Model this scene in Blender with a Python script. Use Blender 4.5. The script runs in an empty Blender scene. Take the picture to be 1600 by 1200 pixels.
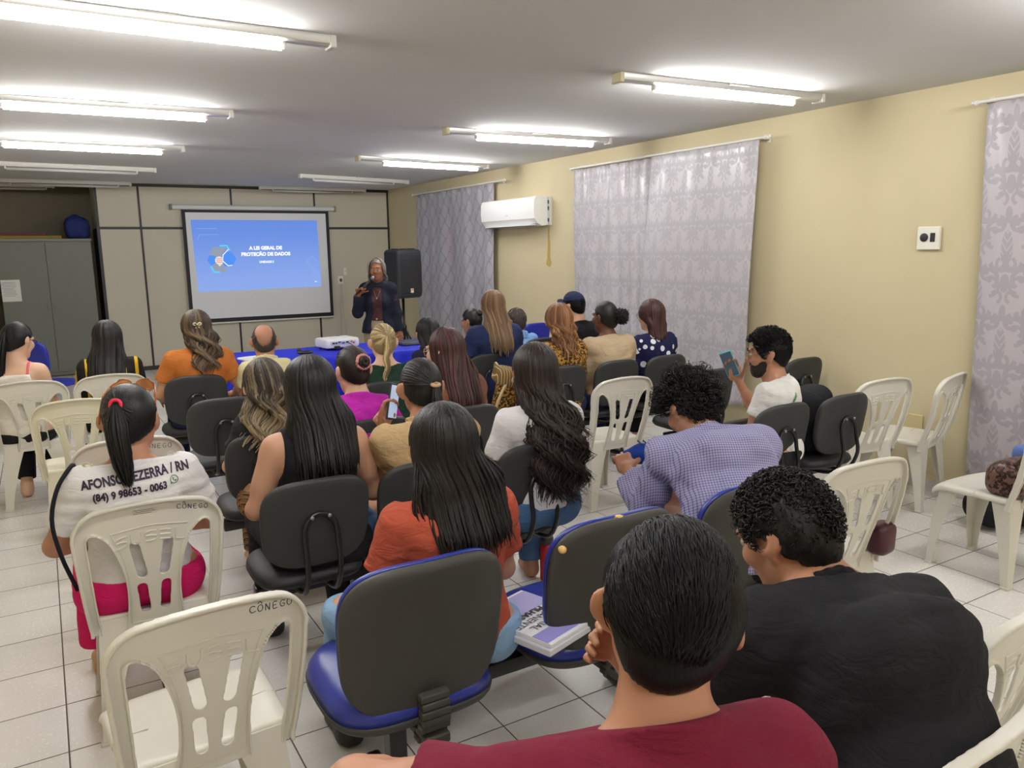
import bpy, bmesh, math, random
import numpy as np
from mathutils import Vector, Matrix
from mathutils.bvhtree import BVHTree

SC = bpy.context.scene
COL = SC.collection
PI = math.pi

# ---------------------------------------------------------------- camera, exposure
cam_d = bpy.data.cameras.new('camera')
cam = bpy.data.objects.new('camera', cam_d)
COL.objects.link(cam)
cam_d.sensor_fit = 'HORIZONTAL'
cam_d.sensor_width = 36.0
cam_d.lens = 36.0 * 1220.468 / 1600.0
cam_d.clip_start = 0.05
_yaw, _pitch, _roll = 0.53784203, 0.17114546, -0.01473304
_f = Vector((math.sin(_yaw) * math.cos(_pitch), math.cos(_yaw) * math.cos(_pitch), -math.sin(_pitch)))
_r = Vector((math.cos(_yaw), -math.sin(_yaw), 0))
_u = _r.cross(_f)
_r2 = math.cos(_roll) * _r + math.sin(_roll) * _u
_u2 = -math.sin(_roll) * _r + math.cos(_roll) * _u
_m = Matrix((_r2, _u2, -_f)).transposed().to_4x4()
_m.translation = Vector((0, 0, 1.66))
cam.matrix_world = _m
SC.camera = cam

wd = bpy.data.worlds.new('world')
SC.world = wd
wd.use_nodes = True
wd.node_tree.nodes['Background'].inputs[0].default_value = (0.0, 0.0, 0.0, 1)
SC.view_settings.view_transform = 'Standard'
SC.view_settings.look = 'None'
SC.view_settings.gamma = 1
SC.view_settings.use_curve_mapping = False
SC.view_settings.exposure = 0.0
TUBE_STRENGTH = 132.0         # the lit fluorescent tubes; their emission is in the fixture builder below
TUBE_COLOR = (1.0, 0.988, 0.965)

# ---------------------------------------------------------------- node helper
class N:
    """a tiny expression wrapper that writes Math nodes"""
    def __init__(s, nt, sock): s.nt, s.s = nt, sock
    def _op(s, op, *a, clamp=False):
        n = s.nt.nodes.new('ShaderNodeMath'); n.operation = op; n.use_clamp = clamp
        for i, v in enumerate((s,) + a):
            if isinstance(v, N): s.nt.links.new(v.s, n.inputs[i])
            else: n.inputs[i].default_value = float(v)
        return N(s.nt, n.outputs[0])
    def __add__(s, o): return s._op('ADD', o)
    __radd__ = __add__
    def __sub__(s, o): return s._op('SUBTRACT', o)
    def __mul__(s, o): return s._op('MULTIPLY', o)
    __rmul__ = __mul__
    def __truediv__(s, o): return s._op('DIVIDE', o)
    def sin(s): return s._op('SINE')
    def cos(s): return s._op('COSINE')
    def abs(s): return s._op('ABSOLUTE')
    def fract(s): return s._op('FRACT')
    def gt(s, v): return s._op('GREATER_THAN', v)
    def lt(s, v): return s._op('LESS_THAN', v)
    def max(s, v): return s._op('MAXIMUM', v)
    def min(s, v): return s._op('MINIMUM', v)
    def ss(s, a, b):
        n = s.nt.nodes.new('ShaderNodeMapRange'); n.interpolation_type = 'SMOOTHSTEP'
        s.nt.links.new(s.s, n.inputs[0]); n.inputs[1].default_value = a; n.inputs[2].default_value = b
        return N(s.nt, n.outputs[0])

def srgb(r, g, b):
    f = lambda c: c / 12.92 if c <= 0.04045 else ((c + 0.055) / 1.055) ** 2.4
    return (f(r / 255), f(g / 255), f(b / 255), 1)

class Mt:
    """a principled material with handles for procedural inputs"""
    def __init__(s, name, col, rough=0.6, spec=0.5, metal=0.0, **kw):
        s.m = bpy.data.materials.new(name); s.m.use_nodes = True
        s.nt = s.m.node_tree; s.b = s.nt.nodes['Principled BSDF']
        s.b.inputs['Base Color'].default_value = col
        s.b.inputs['Roughness'].default_value = rough
        s.b.inputs['Specular IOR Level'].default_value = spec
        s.b.inputs['Metallic'].default_value = metal
        for k, v in kw.items(): s.b.inputs[k.replace('_', ' ')].default_value = v
    def node(s, t, **kw):
        n = s.nt.nodes.new(t)
        for k, v in kw.items(): setattr(n, k, v)
        return n
    def coord(s, which='Object'):
        return s.node('ShaderNodeTexCoord').outputs[which]
    def xyz(s, which='Object'):
        q = s.node('ShaderNodeSeparateXYZ'); s.nt.links.new(s.coord(which), q.inputs[0])
        return [N(s.nt, q.outputs[i]) for i in range(3)]
    def noise(s, scale, detail=3, stretch=None, which='Object', rough=0.5, dist=0.0):
        n = s.node('ShaderNodeTexNoise'); n.inputs['Scale'].default_value = scale
        n.inputs['Detail'].default_value = detail; n.inputs['Roughness'].default_value = rough
        n.inputs['Distortion'].default_value = dist
        c = s.coord(which)
        if stretch:
            mp = s.node('ShaderNodeMapping'); mp.inputs['Scale'].default_value = stretch
            s.nt.links.new(c, mp.inputs[0]); c = mp.outputs[0]
        s.nt.links.new(c, n.inputs['Vector'])
        return N(s.nt, n.outputs['Fac'])
    def mix(s, fac, a, b):
        n = s.node('ShaderNodeMix', data_type='RGBA')
        if isinstance(fac, N): s.nt.links.new(fac.s, n.inputs[0])
        else: n.inputs[0].default_value = fac
        for v, i in ((a, 6), (b, 7)):
            if isinstance(v, tuple): n.inputs[i].default_value = v
            else: s.nt.links.new(v, n.inputs[i])
        return n.outputs[2]
    def color(s, sock): s.nt.links.new(sock, s.b.inputs['Base Color']); return s
    def rough(s, v): s.nt.links.new(v.s, s.b.inputs['Roughness']); return s
    def bump(s, h, strength=0.3, dist=0.002):
        n = s.node('ShaderNodeBump'); n.inputs['Strength'].default_value = strength
        n.inputs['Distance'].default_value = dist
        s.nt.links.new(h.s, n.inputs['Height']); s.nt.links.new(n.outputs[0], s.b.inputs['Normal'])
        return s

MATS = {}
def plain(name, rgb, rough=0.6, spec=0.5, metal=0.0, bump=None, vary=0.0, **kw):
    if name in MATS: return MATS[name]
    M = Mt(name, srgb(*rgb), rough, spec, metal, **kw)
    if vary:
        c = srgb(*rgb); d = tuple(x * (1 - vary) for x in c[:3]) + (1,)
        M.color(M.mix(M.noise(9, 4), c, d))
    if bump: M.bump(M.noise(bump[0], 4), bump[1], bump[2] if len(bump) > 2 else 0.002)
    MATS[name] = M.m
    return M.m

def cloth(name, rgb, scale=420, strength=0.25, rough=0.85, vary=0.12, sheen=0.0):
    """woven fabric: fine weave bump with soft tone variation"""
    if name in MATS: return MATS[name]
    c = srgb(*rgb)
    M = Mt(name, c, rough, 0.25)
    d = tuple(x * (1 - vary) for x in c[:3]) + (1,)
    M.color(M.mix(M.noise(14, 4), c, d))
    M.bump(M.noise(scale, 2) * 0.12 + M.noise(13, 4, (1.0, 1.0, 2.2), dist=1.2) * 1.6, strength * 1.6, 0.012)
    if sheen: M.b.inputs['Sheen Weight'].default_value = sheen
    MATS[name] = M.m
    return M.m

# ---------------------------------------------------------------- object helpers
def tag(o, label=None, cat=None, group=None, kind=None):
    if label: o['label'] = label
    if cat: o['category'] = cat
    if group: o['group'] = group
    if kind: o['kind'] = kind
    return o
def link(name, me, mat=None, parent=None, smooth=True, loc=None, rz=None):
    o = bpy.data.objects.new(name, me); COL.objects.link(o)
    if mat is not None:
        for m in (mat if isinstance(mat, (list, tuple)) else [mat]): me.materials.append(m)
    if smooth and len(me.polygons): me.polygons.foreach_set('use_smooth', np.ones(len(me.polygons), bool))
    if parent is not None: o.parent = parent
    if loc is not None: o.location = loc
    if rz is not None: o.rotation_euler = (0, 0, rz)
    return o
def empty(name, loc=(0, 0, 0), rz=0.0, **kw):
    o = bpy.data.objects.new(name, None); COL.objects.link(o)
    o.location = loc; o.rotation_euler = (0, 0, rz); o.empty_display_size = 0.1
    return tag(o, **kw)
def mesh_np(name, V, Q):
    """mesh from numpy verts and quads (n,4) or a list of faces"""
    me = bpy.data.meshes.new(name)
    V = np.asarray(V, np.float32)
    if isinstance(Q, np.ndarray):
        me.vertices.add(len(V)); me.vertices.foreach_set('co', V.ravel())
        k = Q.shape[1]
        me.loops.add(Q.size); me.loops.foreach_set('vertex_index', Q.astype(np.int32).ravel())
        me.polygons.add(len(Q)); me.polygons.foreach_set('loop_start', np.arange(0, Q.size, k, dtype=np.int32))
        me.update(calc_edges=True); me.validate()
    else:
        me.from_pydata([tuple(map(float, v)) for v in V], [], [tuple(map(int, f)) for f in Q])
        me.update()
    return me
def copy_tree(o, parent=None):
    c = o.copy(); COL.objects.link(c)
    if parent is not None: c.parent = parent
    for ch in list(o.children): copy_tree(ch, c)
    return c

class MB:
    """collects simple solids and links them as one mesh"""
    def __init__(s): s.V = []; s.F = []
    def add(s, V, F):
        n = len(s.V); s.V += [tuple(map(float, v)) for v in V]; s.F += [tuple(i + n for i in f) for f in F]; return s
    def box(s, c, d, rz=0.0, bev=0.0, rx=0.0):
        bm = bmesh.new(); bmesh.ops.create_cube(bm, size=1.0)
        for v in bm.verts: v.co = Vector((v.co.x * d[0], v.co.y * d[1], v.co.z * d[2]))
        if bev: bmesh.ops.bevel(bm, geom=list(bm.edges), offset=bev, segments=2, profile=0.5, affect='EDGES')
        R = Matrix.Translation(Vector(c)) @ Matrix.Rotation(rz, 4, 'Z') @ Matrix.Rotation(rx, 4, 'X')
        bm.transform(R); bm.verts.index_update()
        s.add([v.co for v in bm.verts], [[v.index for v in f.verts] for f in bm.faces]); bm.free(); return s
    def tube(s, pts, r, n=8, cap=True, closed=False):
        V, F = tube_geo(pts, r, n, cap, closed); return s.add(V, F)
    def ball(s, c, r, seg=10, sc=(1, 1, 1)):
        bm = bmesh.new(); bmesh.ops.create_uvsphere(bm, u_segments=seg, v_segments=max(6, seg // 2 + 2), radius=1)
        for v in bm.verts: v.co = Vector((c[0] + v.co.x * r * sc[0], c[1] + v.co.y * r * sc[1], c[2] + v.co.z * r * sc[2]))
        bm.verts.index_update(); s.add([v.co for v in bm.verts], [[v.index for v in f.verts] for f in bm.faces]); bm.free(); return s
    def lathe(s, prof, c=(0, 0, 0), n=20, rot=None):
        V = []; F = []
        for (r, z) in prof:
            for k in range(n):
                a = 2 * PI * k / n; p = Vector((r * math.cos(a), r * math.sin(a), z))
                if rot is not None: p = rot @ p
                V.append(p + Vector(c))
        for i in range(len(prof) - 1):
            for k in range(n):
                F.append((i * n + k, i * n + (k + 1) % n, (i + 1) * n + (k + 1) % n, (i + 1) * n + k))
        F.append(tuple(range(n))[::-1]); F.append(tuple((len(prof) - 1) * n + k for k in range(n)))
        return s.add(V, F)
    def build(s, name, mat=None, parent=None, smooth=False, **kw):
        me = mesh_np(name, s.V, s.F)
        o = link(name, me, mat, parent, smooth, **kw)
        return o
def soft(o, ang=35):
    """smooth shading with hard edges kept"""
    me = o.data
    me.polygons.foreach_set('use_smooth', np.ones(len(me.polygons), bool))
    me.set_sharp_from_angle(angle=math.radians(ang)); return o

def tube_geo(pts, r, n=8, cap=True, closed=False):
    P = np.asarray(pts, float); m = len(P)
    R = np.full(m, r, float) if np.isscalar(r) else np.asarray(r, float)
    T = np.gradient(P, axis=0)
    if closed: T = np.roll(P, -1, 0) - np.roll(P, 1, 0)
    T /= np.linalg.norm(T, axis=1, keepdims=True) + 1e-12
    up = np.array([0, 0, 1.0]) if abs(T[0][2]) < 0.9 else np.array([1.0, 0, 0])
    V = []
    for i in range(m):
        a = up - T[i] * (up @ T[i]); a /= np.linalg.norm(a) + 1e-12; up = a
        b = np.cross(T[i], a)
        for k in range(n):
            t = 2 * PI * k / n
            V.append(P[i] + R[i] * (math.cos(t) * a + math.sin(t) * b))
    F = []
    for i in range(m if closed else m - 1):
        j = (i + 1) % m
        for k in range(n):
            F.append((i * n + k, i * n + (k + 1) % n, j * n + (k + 1) % n, j * n + k))
    if cap and not closed:
        F.append(tuple(range(n))[::-1]); F.append(tuple((m - 1) * n + k for k in range(n)))
    return V, F

def smooth_path(pts, n=40, closed=False):
    """Catmull-Rom through the points"""
    P = np.asarray(pts, float); m = len(P)
    if closed: ext = np.vstack([P[-1], P, P[0], P[1]]); segs = m
    else: ext = np.vstack([2 * P[0] - P[1], P, 2 * P[-1] - P[-2]]); segs = m - 1
    out = []
    for k in range(n):
        t = k / (n if closed else n - 1) * segs; i = min(int(t), segs - 1); u = t - i
        p0, p1, p2, p3 = ext[i], ext[i + 1], ext[i + 2], ext[i + 3]
        out.append(0.5 * ((2 * p1) + (-p0 + p2) * u + (2 * p0 - 5 * p1 + 4 * p2 - p3) * u * u + (-p0 + 3 * p1 - 3 * p2 + p3) * u ** 3))
    return np.array(out)

# ---------------------------------------------------------------- implicit surfaces
class SDF:
    def __init__(s, lo, hi, h):
        s.lo = np.asarray(lo, float) - 2 * h; s.h = h
        s.n = np.ceil((np.asarray(hi, float) + 2 * h - s.lo) / h).astype(int) + 1
        s.ax = [s.lo[i] + h * np.arange(s.n[i]) for i in range(3)]
        s.F = np.full(tuple(s.n), 1.0, np.float32)
    def sub(s, lo, hi):
        sl = []
        for i in range(3):
            a = max(0, int(math.floor((lo[i] - s.lo[i]) / s.h))); b = min(s.n[i], int(math.ceil((hi[i] - s.lo[i]) / s.h)) + 1)
            if b <= a: return None, None
            sl.append(slice(a, b))
        G = np.meshgrid(*[s.ax[i][sl[i]] for i in range(3)], indexing='ij', sparse=True)
        return tuple(sl), G
    @staticmethod
    def dist(p, G):
        if p[0] == 'rc':
            _, a, b, ra, rb = p
            a = np.asarray(a, float); b = np.asarray(b, float); ba = b - a; L = ba @ ba + 1e-12
            t = ((G[0] - a[0]) * ba[0] + (G[1] - a[1]) * ba[1] + (G[2] - a[2]) * ba[2]) / L
            t = np.clip(t, 0, 1)
            d = np.sqrt((G[0] - a[0] - t * ba[0]) ** 2 + (G[1] - a[1] - t * ba[1]) ** 2 + (G[2] - a[2] - t * ba[2]) ** 2)
            return d - (ra + (rb - ra) * t)
        if p[0] == 'el':
            _, c, r, R = p
            d = [G[i] - c[i] for i in range(3)]
            if R is not None:
                d = [R[0][i] * d[0] + R[1][i] * d[1] + R[2][i] * d[2] for i in range(3)]
            k0 = np.sqrt((d[0] / r[0]) ** 2 + (d[1] / r[1]) ** 2 + (d[2] / r[2]) ** 2)
            k1 = np.sqrt((d[0] / r[0] ** 2) ** 2 + (d[1] / r[1] ** 2) ** 2 + (d[2] / r[2] ** 2) ** 2) + 1e-9
            return k0 * (k0 - 1) / k1
        if p[0] == 'bx':
            _, c, r, R, rd = p
            d = [G[i] - c[i] for i in range(3)]
            if R is not None:
                d = [R[0][i] * d[0] + R[1][i] * d[1] + R[2][i] * d[2] for i in range(3)]
            q = [np.abs(d[i]) - r[i] + rd for i in range(3)]
            return np.sqrt(np.maximum(q[0], 0) ** 2 + np.maximum(q[1], 0) ** 2 + np.maximum(q[2], 0) ** 2) + np.minimum(np.maximum(q[0], np.maximum(q[1], q[2])), 0) - rd
    @staticmethod
    def bounds(p, m):
        if p[0] == 'rc':
            a = np.asarray(p[1], float); b = np.asarray(p[2], float); r = max(p[3], p[4]) + m
            return np.minimum(a, b) - r, np.maximum(a, b) + r
        c = np.asarray(p[1], float)
        r = (max(p[2]) * (1.0 if p[0] == 'el' else 1.75)) + m
        return c - r, c + r
    def add(s, p, k=0.03):
        sl, G = s.sub(*s.bounds(p, max(2.5 * k, 3 * s.h)))
        if sl is None: return s
        d = s.dist(p, G); f = s.F[sl]
        if k > 0:
            h = np.maximum(k - np.abs(f - d), 0) / k
            s.F[sl] = np.minimum(f, d) - h * h * k * 0.25
        else: s.F[sl] = np.minimum(f, d)
        return s
    def cut(s, p, k=0.0):
        sl, G = s.sub(*s.bounds(p, max(2.5 * k, 3 * s.h)))
        if sl is None: return s
        s.F[sl] = np.maximum(s.F[sl], -s.dist(p, G)); return s
    def plane(s, p, n):
        """removes the side the normal points to"""
        G = np.meshgrid(*s.ax, indexing='ij', sparse=True)
        n = np.asarray(n, float); n = n / np.linalg.norm(n)
        s.F = np.maximum(s.F, ((G[0] - p[0]) * n[0] + (G[1] - p[1]) * n[1] + (G[2] - p[2]) * n[2]).astype(np.float32)); return s
    def local_plane(s, p, n, c, r):
        """the same, inside a ball around c only"""
        sl, G = s.sub(np.asarray(c) - r, np.asarray(c) + r)
        if sl is None: return s
        n = np.asarray(n, float); n = n / np.linalg.norm(n)
        d = (G[0] - p[0]) * n[0] + (G[1] - p[1]) * n[1] + (G[2] - p[2]) * n[2]
        inside = ((G[0] - c[0]) ** 2 + (G[1] - c[1]) ** 2 + (G[2] - c[2]) ** 2) < r * r
        s.F[sl] = np.where(inside, np.maximum(s.F[sl], d), s.F[sl]); return s
    def warp(s, fn):
        G = np.meshgrid(*s.ax, indexing='ij', sparse=True)
        s.F = (s.F + fn(G)).astype(np.float32); return s
    def mesh(s):
        return surface_nets(s.F, s.lo, s.h)

def surface_nets(F, lo, h):
    S = F < 0
    hv = h if isinstance(h, np.ndarray) else np.array([h, h, h], float)
    c = [S[i:S.shape[0] - 1 + i, j:S.shape[1] - 1 + j, k:S.shape[2] - 1 + k] for i in (0, 1) for j in (0, 1) for k in (0, 1)]
    cnt = sum(x.astype(np.int8) for x in c)
    act = np.argwhere((cnt > 0) & (cnt < 8))
    if len(act) == 0: return np.zeros((0, 3)), np.zeros((0, 4), np.int32)
    corner = np.array([(i, j, k) for i in (0, 1) for j in (0, 1) for k in (0, 1)])
    val = np.stack([F[act[:, 0] + a, act[:, 1] + b, act[:, 2] + d] for a, b, d in corner], 1)
    acc = np.zeros((len(act), 3)); num = np.zeros(len(act))
    for a in range(8):
        for b in range(a + 1, 8):
            if np.abs(corner[a] - corner[b]).sum() != 1: continue
            va, vb = val[:, a], val[:, b]
            m = (va < 0) != (vb < 0)
            t = np.where(m, va / np.where(m, va - vb, 1), 0)
            acc += np.where(m[:, None], corner[a] + t[:, None] * (corner[b] - corner[a]), 0); num += m
    V = lo + hv * (act + acc / num[:, None])
    idx = np.full(cnt.shape, -1, np.int32); idx[tuple(act.T)] = np.arange(len(act))
    Q = []
    for ax in range(3):
        o1, o2 = [(1, 2), (2, 0), (0, 1)][ax]
        A = [slice(None)] * 3; B = [slice(None)] * 3
        A[ax] = slice(0, -1); B[ax] = slice(1, None)
        sA, sB = S[tuple(A)], S[tuple(B)]
        e = np.argwhere(sA != sB)
        ok = (e[:, o1] > 0) & (e[:, o2] > 0) & (e[:, o1] < S.shape[o1] - 1) & (e[:, o2] < S.shape[o2] - 1)
        e = e[ok]
        if len(e) == 0: continue
        def g(d1, d2):
            q = e.copy(); q[:, o1] += d1; q[:, o2] += d2; return idx[tuple(q.T)]
        q = np.stack([g(-1, -1), g(0, -1), g(0, 0), g(-1, 0)], 1)
        flip = ~sA[tuple(e.T)]
        q[flip] = q[flip][:, ::-1]
        Q.append(q)
    Q = np.concatenate(Q)
    return V, Q[(Q >= 0).all(1)]

def relax(V, Q, it=1):
    """light Laplacian smoothing of a quad mesh"""
    E = np.concatenate([Q[:, [0, 1]], Q[:, [1, 2]], Q[:, [2, 3]], Q[:, [3, 0]]])
    for _ in range(it):
        A = np.zeros_like(V); n = np.zeros(len(V))
        np.add.at(A, E[:, 0], V[E[:, 1]]); np.add.at(n, E[:, 0], 1)
        np.add.at(A, E[:, 1], V[E[:, 0]]); np.add.at(n, E[:, 1], 1)
        V = 0.5 * V + 0.5 * A / np.maximum(n, 1)[:, None]
    return V

def text_mesh(s, size=1.0, bold=0.0, depth=0.0, align='CENTER', shear=0.0, space=1.0):
    """vertices and faces of a line of lettering, in its own xy plane"""
    cu = bpy.data.curves.new('lettering', 'FONT'); cu.body = s; cu.size = size; cu.offset = bold
    cu.extrude = depth; cu.align_x = align; cu.align_y = 'CENTER'; cu.shear = shear; cu.resolution_u = 3; cu.space_character = space
    o = bpy.data.objects.new('lettering', cu); COL.objects.link(o)
    bpy.context.view_layer.update()
    me = bpy.data.meshes.new_from_object(o.evaluated_get(bpy.context.evaluated_depsgraph_get()))
    bpy.data.objects.remove(o); bpy.data.curves.remove(cu)
    V = np.array([v.co[:] for v in me.vertices]); F = [tuple(p.vertices) for p in me.polygons]
    bpy.data.meshes.remove(me)
    return V, F
# ================================================================ the room
XR, YB, ZC, XL, Y0 = 5.055, 12.37, 2.645, -1.25, -2.3

def slab(name, lo, hi, mat, bev=0.0):
    c = [(a + b) / 2 for a, b in zip(lo, hi)]; d = [b - a for a, b in zip(lo, hi)]
    o = MB().box(c, d, bev=bev).build(name, mat)
    return tag(o, kind='structure')

# floor: 33 cm glossy tiles with dark grout
M = Mt('floor_tile', srgb(205, 202, 196), 0.22, 0.5)
X, Y, Z = M.xyz()
TS = 0.3303
gx = ((X + 0.0747) / TS + 0.5).fract() - 0.5
gy = ((Y - 1.5222) / TS + 0.5).fract() - 0.5
d = gx.abs().min(gy.abs())
grout = d.lt(0.0078)
spk = M.noise(90, 3)
tone = M.noise(2.2, 4)
cellx = ((X + 0.0747) / TS + 100.0)._op('FLOOR'); celly = ((Y - 1.5222) / TS + 100.0)._op('FLOOR')
rnd = ((cellx * 12.9898 + celly * 78.233).sin() * 43758.5).fract()
base = M.mix(tone, srgb(232, 230, 226), srgb(222, 218, 213))
base = M.mix(rnd * 0.22, base, srgb(204, 199, 192))
M.color(M.mix(grout, base, srgb(84, 74, 70)))
M.rough(grout * 0.5 + spk * 0.12 + 0.2)
M.bump(spk * 0.5 + (d.ss(0.006, 0.02)) * 1.2, 0.16, 0.003)
slab('floor', (XL - .1, Y0 - .1, -0.1), (XR + .15, 13.6, 0), M.m)

M = Mt('ceiling_plaster', srgb(205, 204, 202), 0.9, 0.2)
M.color(M.mix(M.noise(1.3, 5), srgb(214, 214, 213), srgb(204, 204, 204)))
M.bump(M.noise(5, 6, (0.5, 2.0, 1)) * 1.0, 0.12, 0.01)
slab('ceiling', (XL - .1, Y0 - .1, ZC), (XR + .15, 13.6, ZC + 0.12), M.m)

M = Mt('yellow_paint', srgb(224, 208, 158), 0.75, 0.3)
_, Yw, Zw = M.xyz()
M.color(M.mix(M.noise(1.6, 5), srgb(208, 197, 163), srgb(198, 185, 149)))
M.bump(M.noise(160, 3) * 0.6 + M.noise(6, 3), 0.12, 0.004)
yellow = M.m
slab('wall_right', (XR, Y0, 0), (XR + .15, 13.6, ZC), yellow)
slab('wall_left', (XL - .1, Y0, 0), (XL, 13.6, ZC), yellow)
slab('wall_back', (XL, Y0 - .1, 0), (XR, Y0, ZC), yellow)
M = Mt('recess_shade_tint', srgb(176, 166, 140), 0.8, 0.3); M.color(M.mix(M.noise(3, 4), srgb(118, 110, 92), srgb(104, 98, 84)))  # the alcove's shade is put into this darker wall colour
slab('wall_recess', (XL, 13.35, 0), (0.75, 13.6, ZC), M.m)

M = Mt('partition_panel', srgb(196, 190, 172), 0.55, 0.4)
M.color(M.mix(M.noise(1.2, 4), srgb(198, 192, 175), srgb(188, 182, 164)))
M.bump(M.noise(260, 2), 0.08, 0.002)
panel = M.m
slab('wall_front', (0.75, YB, 0), (XR, 13.6, ZC), panel)
dark = plain('dark_joint', (30, 26, 26), 0.5)
k = 1
def trim(lo, hi, mat=dark):
    global k
    o = slab('trim_%d' % k, lo, hi, mat); k += 1; return o
for x, w in ((0.765, .03), (1.30, .028), (2.555, .028), (3.81, .028), (5.035, .03)):
    trim((x - w / 2, YB - .008, 0.06), (x + w / 2, YB, ZC - .03))
trim((0.75, YB - .009, 2.01), (XR, YB - .001, 2.045))
trim((0.75, YB - .010, ZC - .045), (XR, YB - .001, ZC - .005))
trim((0.75, YB - .012, 0.0), (XR, YB - .001, 0.06))
slab('trim_20', (0.742, YB + .0, 0.0), (0.752, 13.3, 2.03), plain('gap_shade_dark', (34, 34, 38), 0.5))  # dark sheet standing in for the shade in the gap beside the cabinet

M = Mt('baseboard_tile', srgb(214, 210, 204), 0.4)
X, Y, Z = M.xyz()
edge = (Z - 0.083 + M.noise(7, 4) * 0.05 - 0.02).gt(0)
M.color(M.mix(edge, srgb(212, 208, 202), srgb(216, 198, 150)))
slab('baseboard_right', (XR - .008, Y0, 0), (XR, YB, 0.1), M.m)

# ---------------------------------------------------------------- ceiling fixtures
white_metal = plain('white_enamel', (216, 214, 208), 0.42, bump=(60, 0.05))
cream_plastic = plain('aged_end_cap', (214, 204, 170), 0.5)
alu = plain('ridged_reflector', (205, 205, 205), 0.32, 0.6, 0.55)
off_tube = plain('unlit_tube_glass', (214, 214, 210), 0.2)
def emit(name, col, st):
    m = bpy.data.materials.new(name); m.use_nodes = True; nt = m.node_tree; nt.nodes.clear()
    e = nt.nodes.new('ShaderNodeEmission'); e.inputs[0].default_value = tuple(col) + (1,); e.inputs[1].default_value = st
    o = nt.nodes.new('ShaderNodeOutputMaterial'); nt.links.new(e.outputs[0], o.inputs[0]); MATS[name] = m; return m
lit = emit('lit_tube', TUBE_COLOR, TUBE_STRENGTH)
FG = 'fluorescent fixtures on the ceiling'
def fixture(x0, x1, y, t0, t1, on, label, cream=False, tilt=0.0, thin=False):
    L = x1 - x0; xc = (x0 + x1) / 2
    t = empty('fluorescent_fixture', (xc, y, ZC), tilt, label=label, cat='ceiling light', group=FG)
    w = 0.055 if thin else 0.085
    h = MB()
    prof = [(-w / 2, 0), (-w / 2, -.014), (-w * .42, -.036), (-.016, -.046), (.016, -.046), (w * .42, -.036), (w / 2, -.014), (w / 2, 0)]
    n = len(prof); V = [(s * L / 2, a, b) for s in (-1, 1) for a, b in prof]
    F = [(i, (i + 1) % n, n + (i + 1) % n, n + i) for i in range(n)] + [tuple(range(n))[::-1], tuple(range(n, 2 * n))]
    h.add(V, F); soft(h.build('housing', white_metal if not on else alu, t), 25)
    for s in (-1, 1):
        MB().box((s * (L / 2 - .012), 0, -.026), (.03, w + .008, .058), bev=.006).build('end_cap', cream_plastic if (cream and s < 0) else white_metal, t)
    a, b = t0 - xc, t1 - xc
    for q in (a, b):
        MB().box((q, 0, -.055), (.018, .03, .04), bev=.004).build('lamp_holder', white_metal, t)
    MB().box((0.06, -w / 2 - .006, -.006), (.16, .02, .012), bev=.003).build('mounting_bracket', white_metal, t)
    V, F = tube_geo([(a + .01, 0, -.068), (b - .01, 0, -.068)], 0.0165, 10)
    tb = link('tube', mesh_np('tube', V, F), lit if on else off_tube, t)
    return t
fixture(-.34, 1.285, 3.74, -.10, 1.05, True, 'lit fluorescent fixture nearest the camera in the row over the white chairs')
fixture(-.34, 1.275, 5.95, -.10, 1.10, True, 'lit fluorescent fixture in the middle of the left row of ceiling lights', tilt=-.03)
fixture(-.34, 1.27, 8.02, -.16, 1.08, True, 'farthest lit fluorescent fixture in the left row of ceiling lights', tilt=.02)
fixture(-.36, 1.285, 10.1, -.2, 1.08, False, 'unlit white fluorescent fixture next beyond the lit ones at left', tilt=.08, thin=True)
fixture(-.38, 1.21, 12.2, -.2, 1.05, False, 'unlit white fluorescent fixture touching the top of the panel wall at left', thin=True)
fixture(-1.1, .3, 12.95, -1.0, .2, False, 'unlit fluorescent fixture inside the dark recess above the metal cabinet', thin=True)
fixture(2.95, 4.60, 3.68, 3.22, 4.36, True, 'lit fluorescent fixture nearest the camera on the curtain side', True, tilt=-.06)
fixture(2.965, 4.60, 5.95, 3.25, 4.42, True, 'second lit fluorescent fixture on the curtain side, before the wide curtain', True, tilt=-.05)
fixture(2.97, 4.64, 8.18, 3.28, 4.50, True, 'farthest lit fluorescent fixture on the curtain side, above the air conditioner', True, tilt=.1)
fixture(2.95, 4.66, 10.4, 3.15, 4.4, False, 'unlit white fluorescent fixture over the loudspeaker', tilt=.22, thin=True)
fixture(2.95, 4.62, 12.25, 3.15, 4.4, False, 'unlit white fluorescent fixture above the projection screen', thin=True)
for yy in (1.45, -0.75):                                             # the same two rows go on overhead and behind
    w_ = 'above' if yy > 0 else 'behind'
    fixture(-.34, 1.285, yy, -.10, 1.10, True, 'lit fluorescent fixture %s the nearest white chair in the left row of lights' % w_)
    fixture(2.95, 4.60, yy, 3.2, 4.4, True, 'lit fluorescent fixture %s the chair with the brown bag' % w_)

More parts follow.
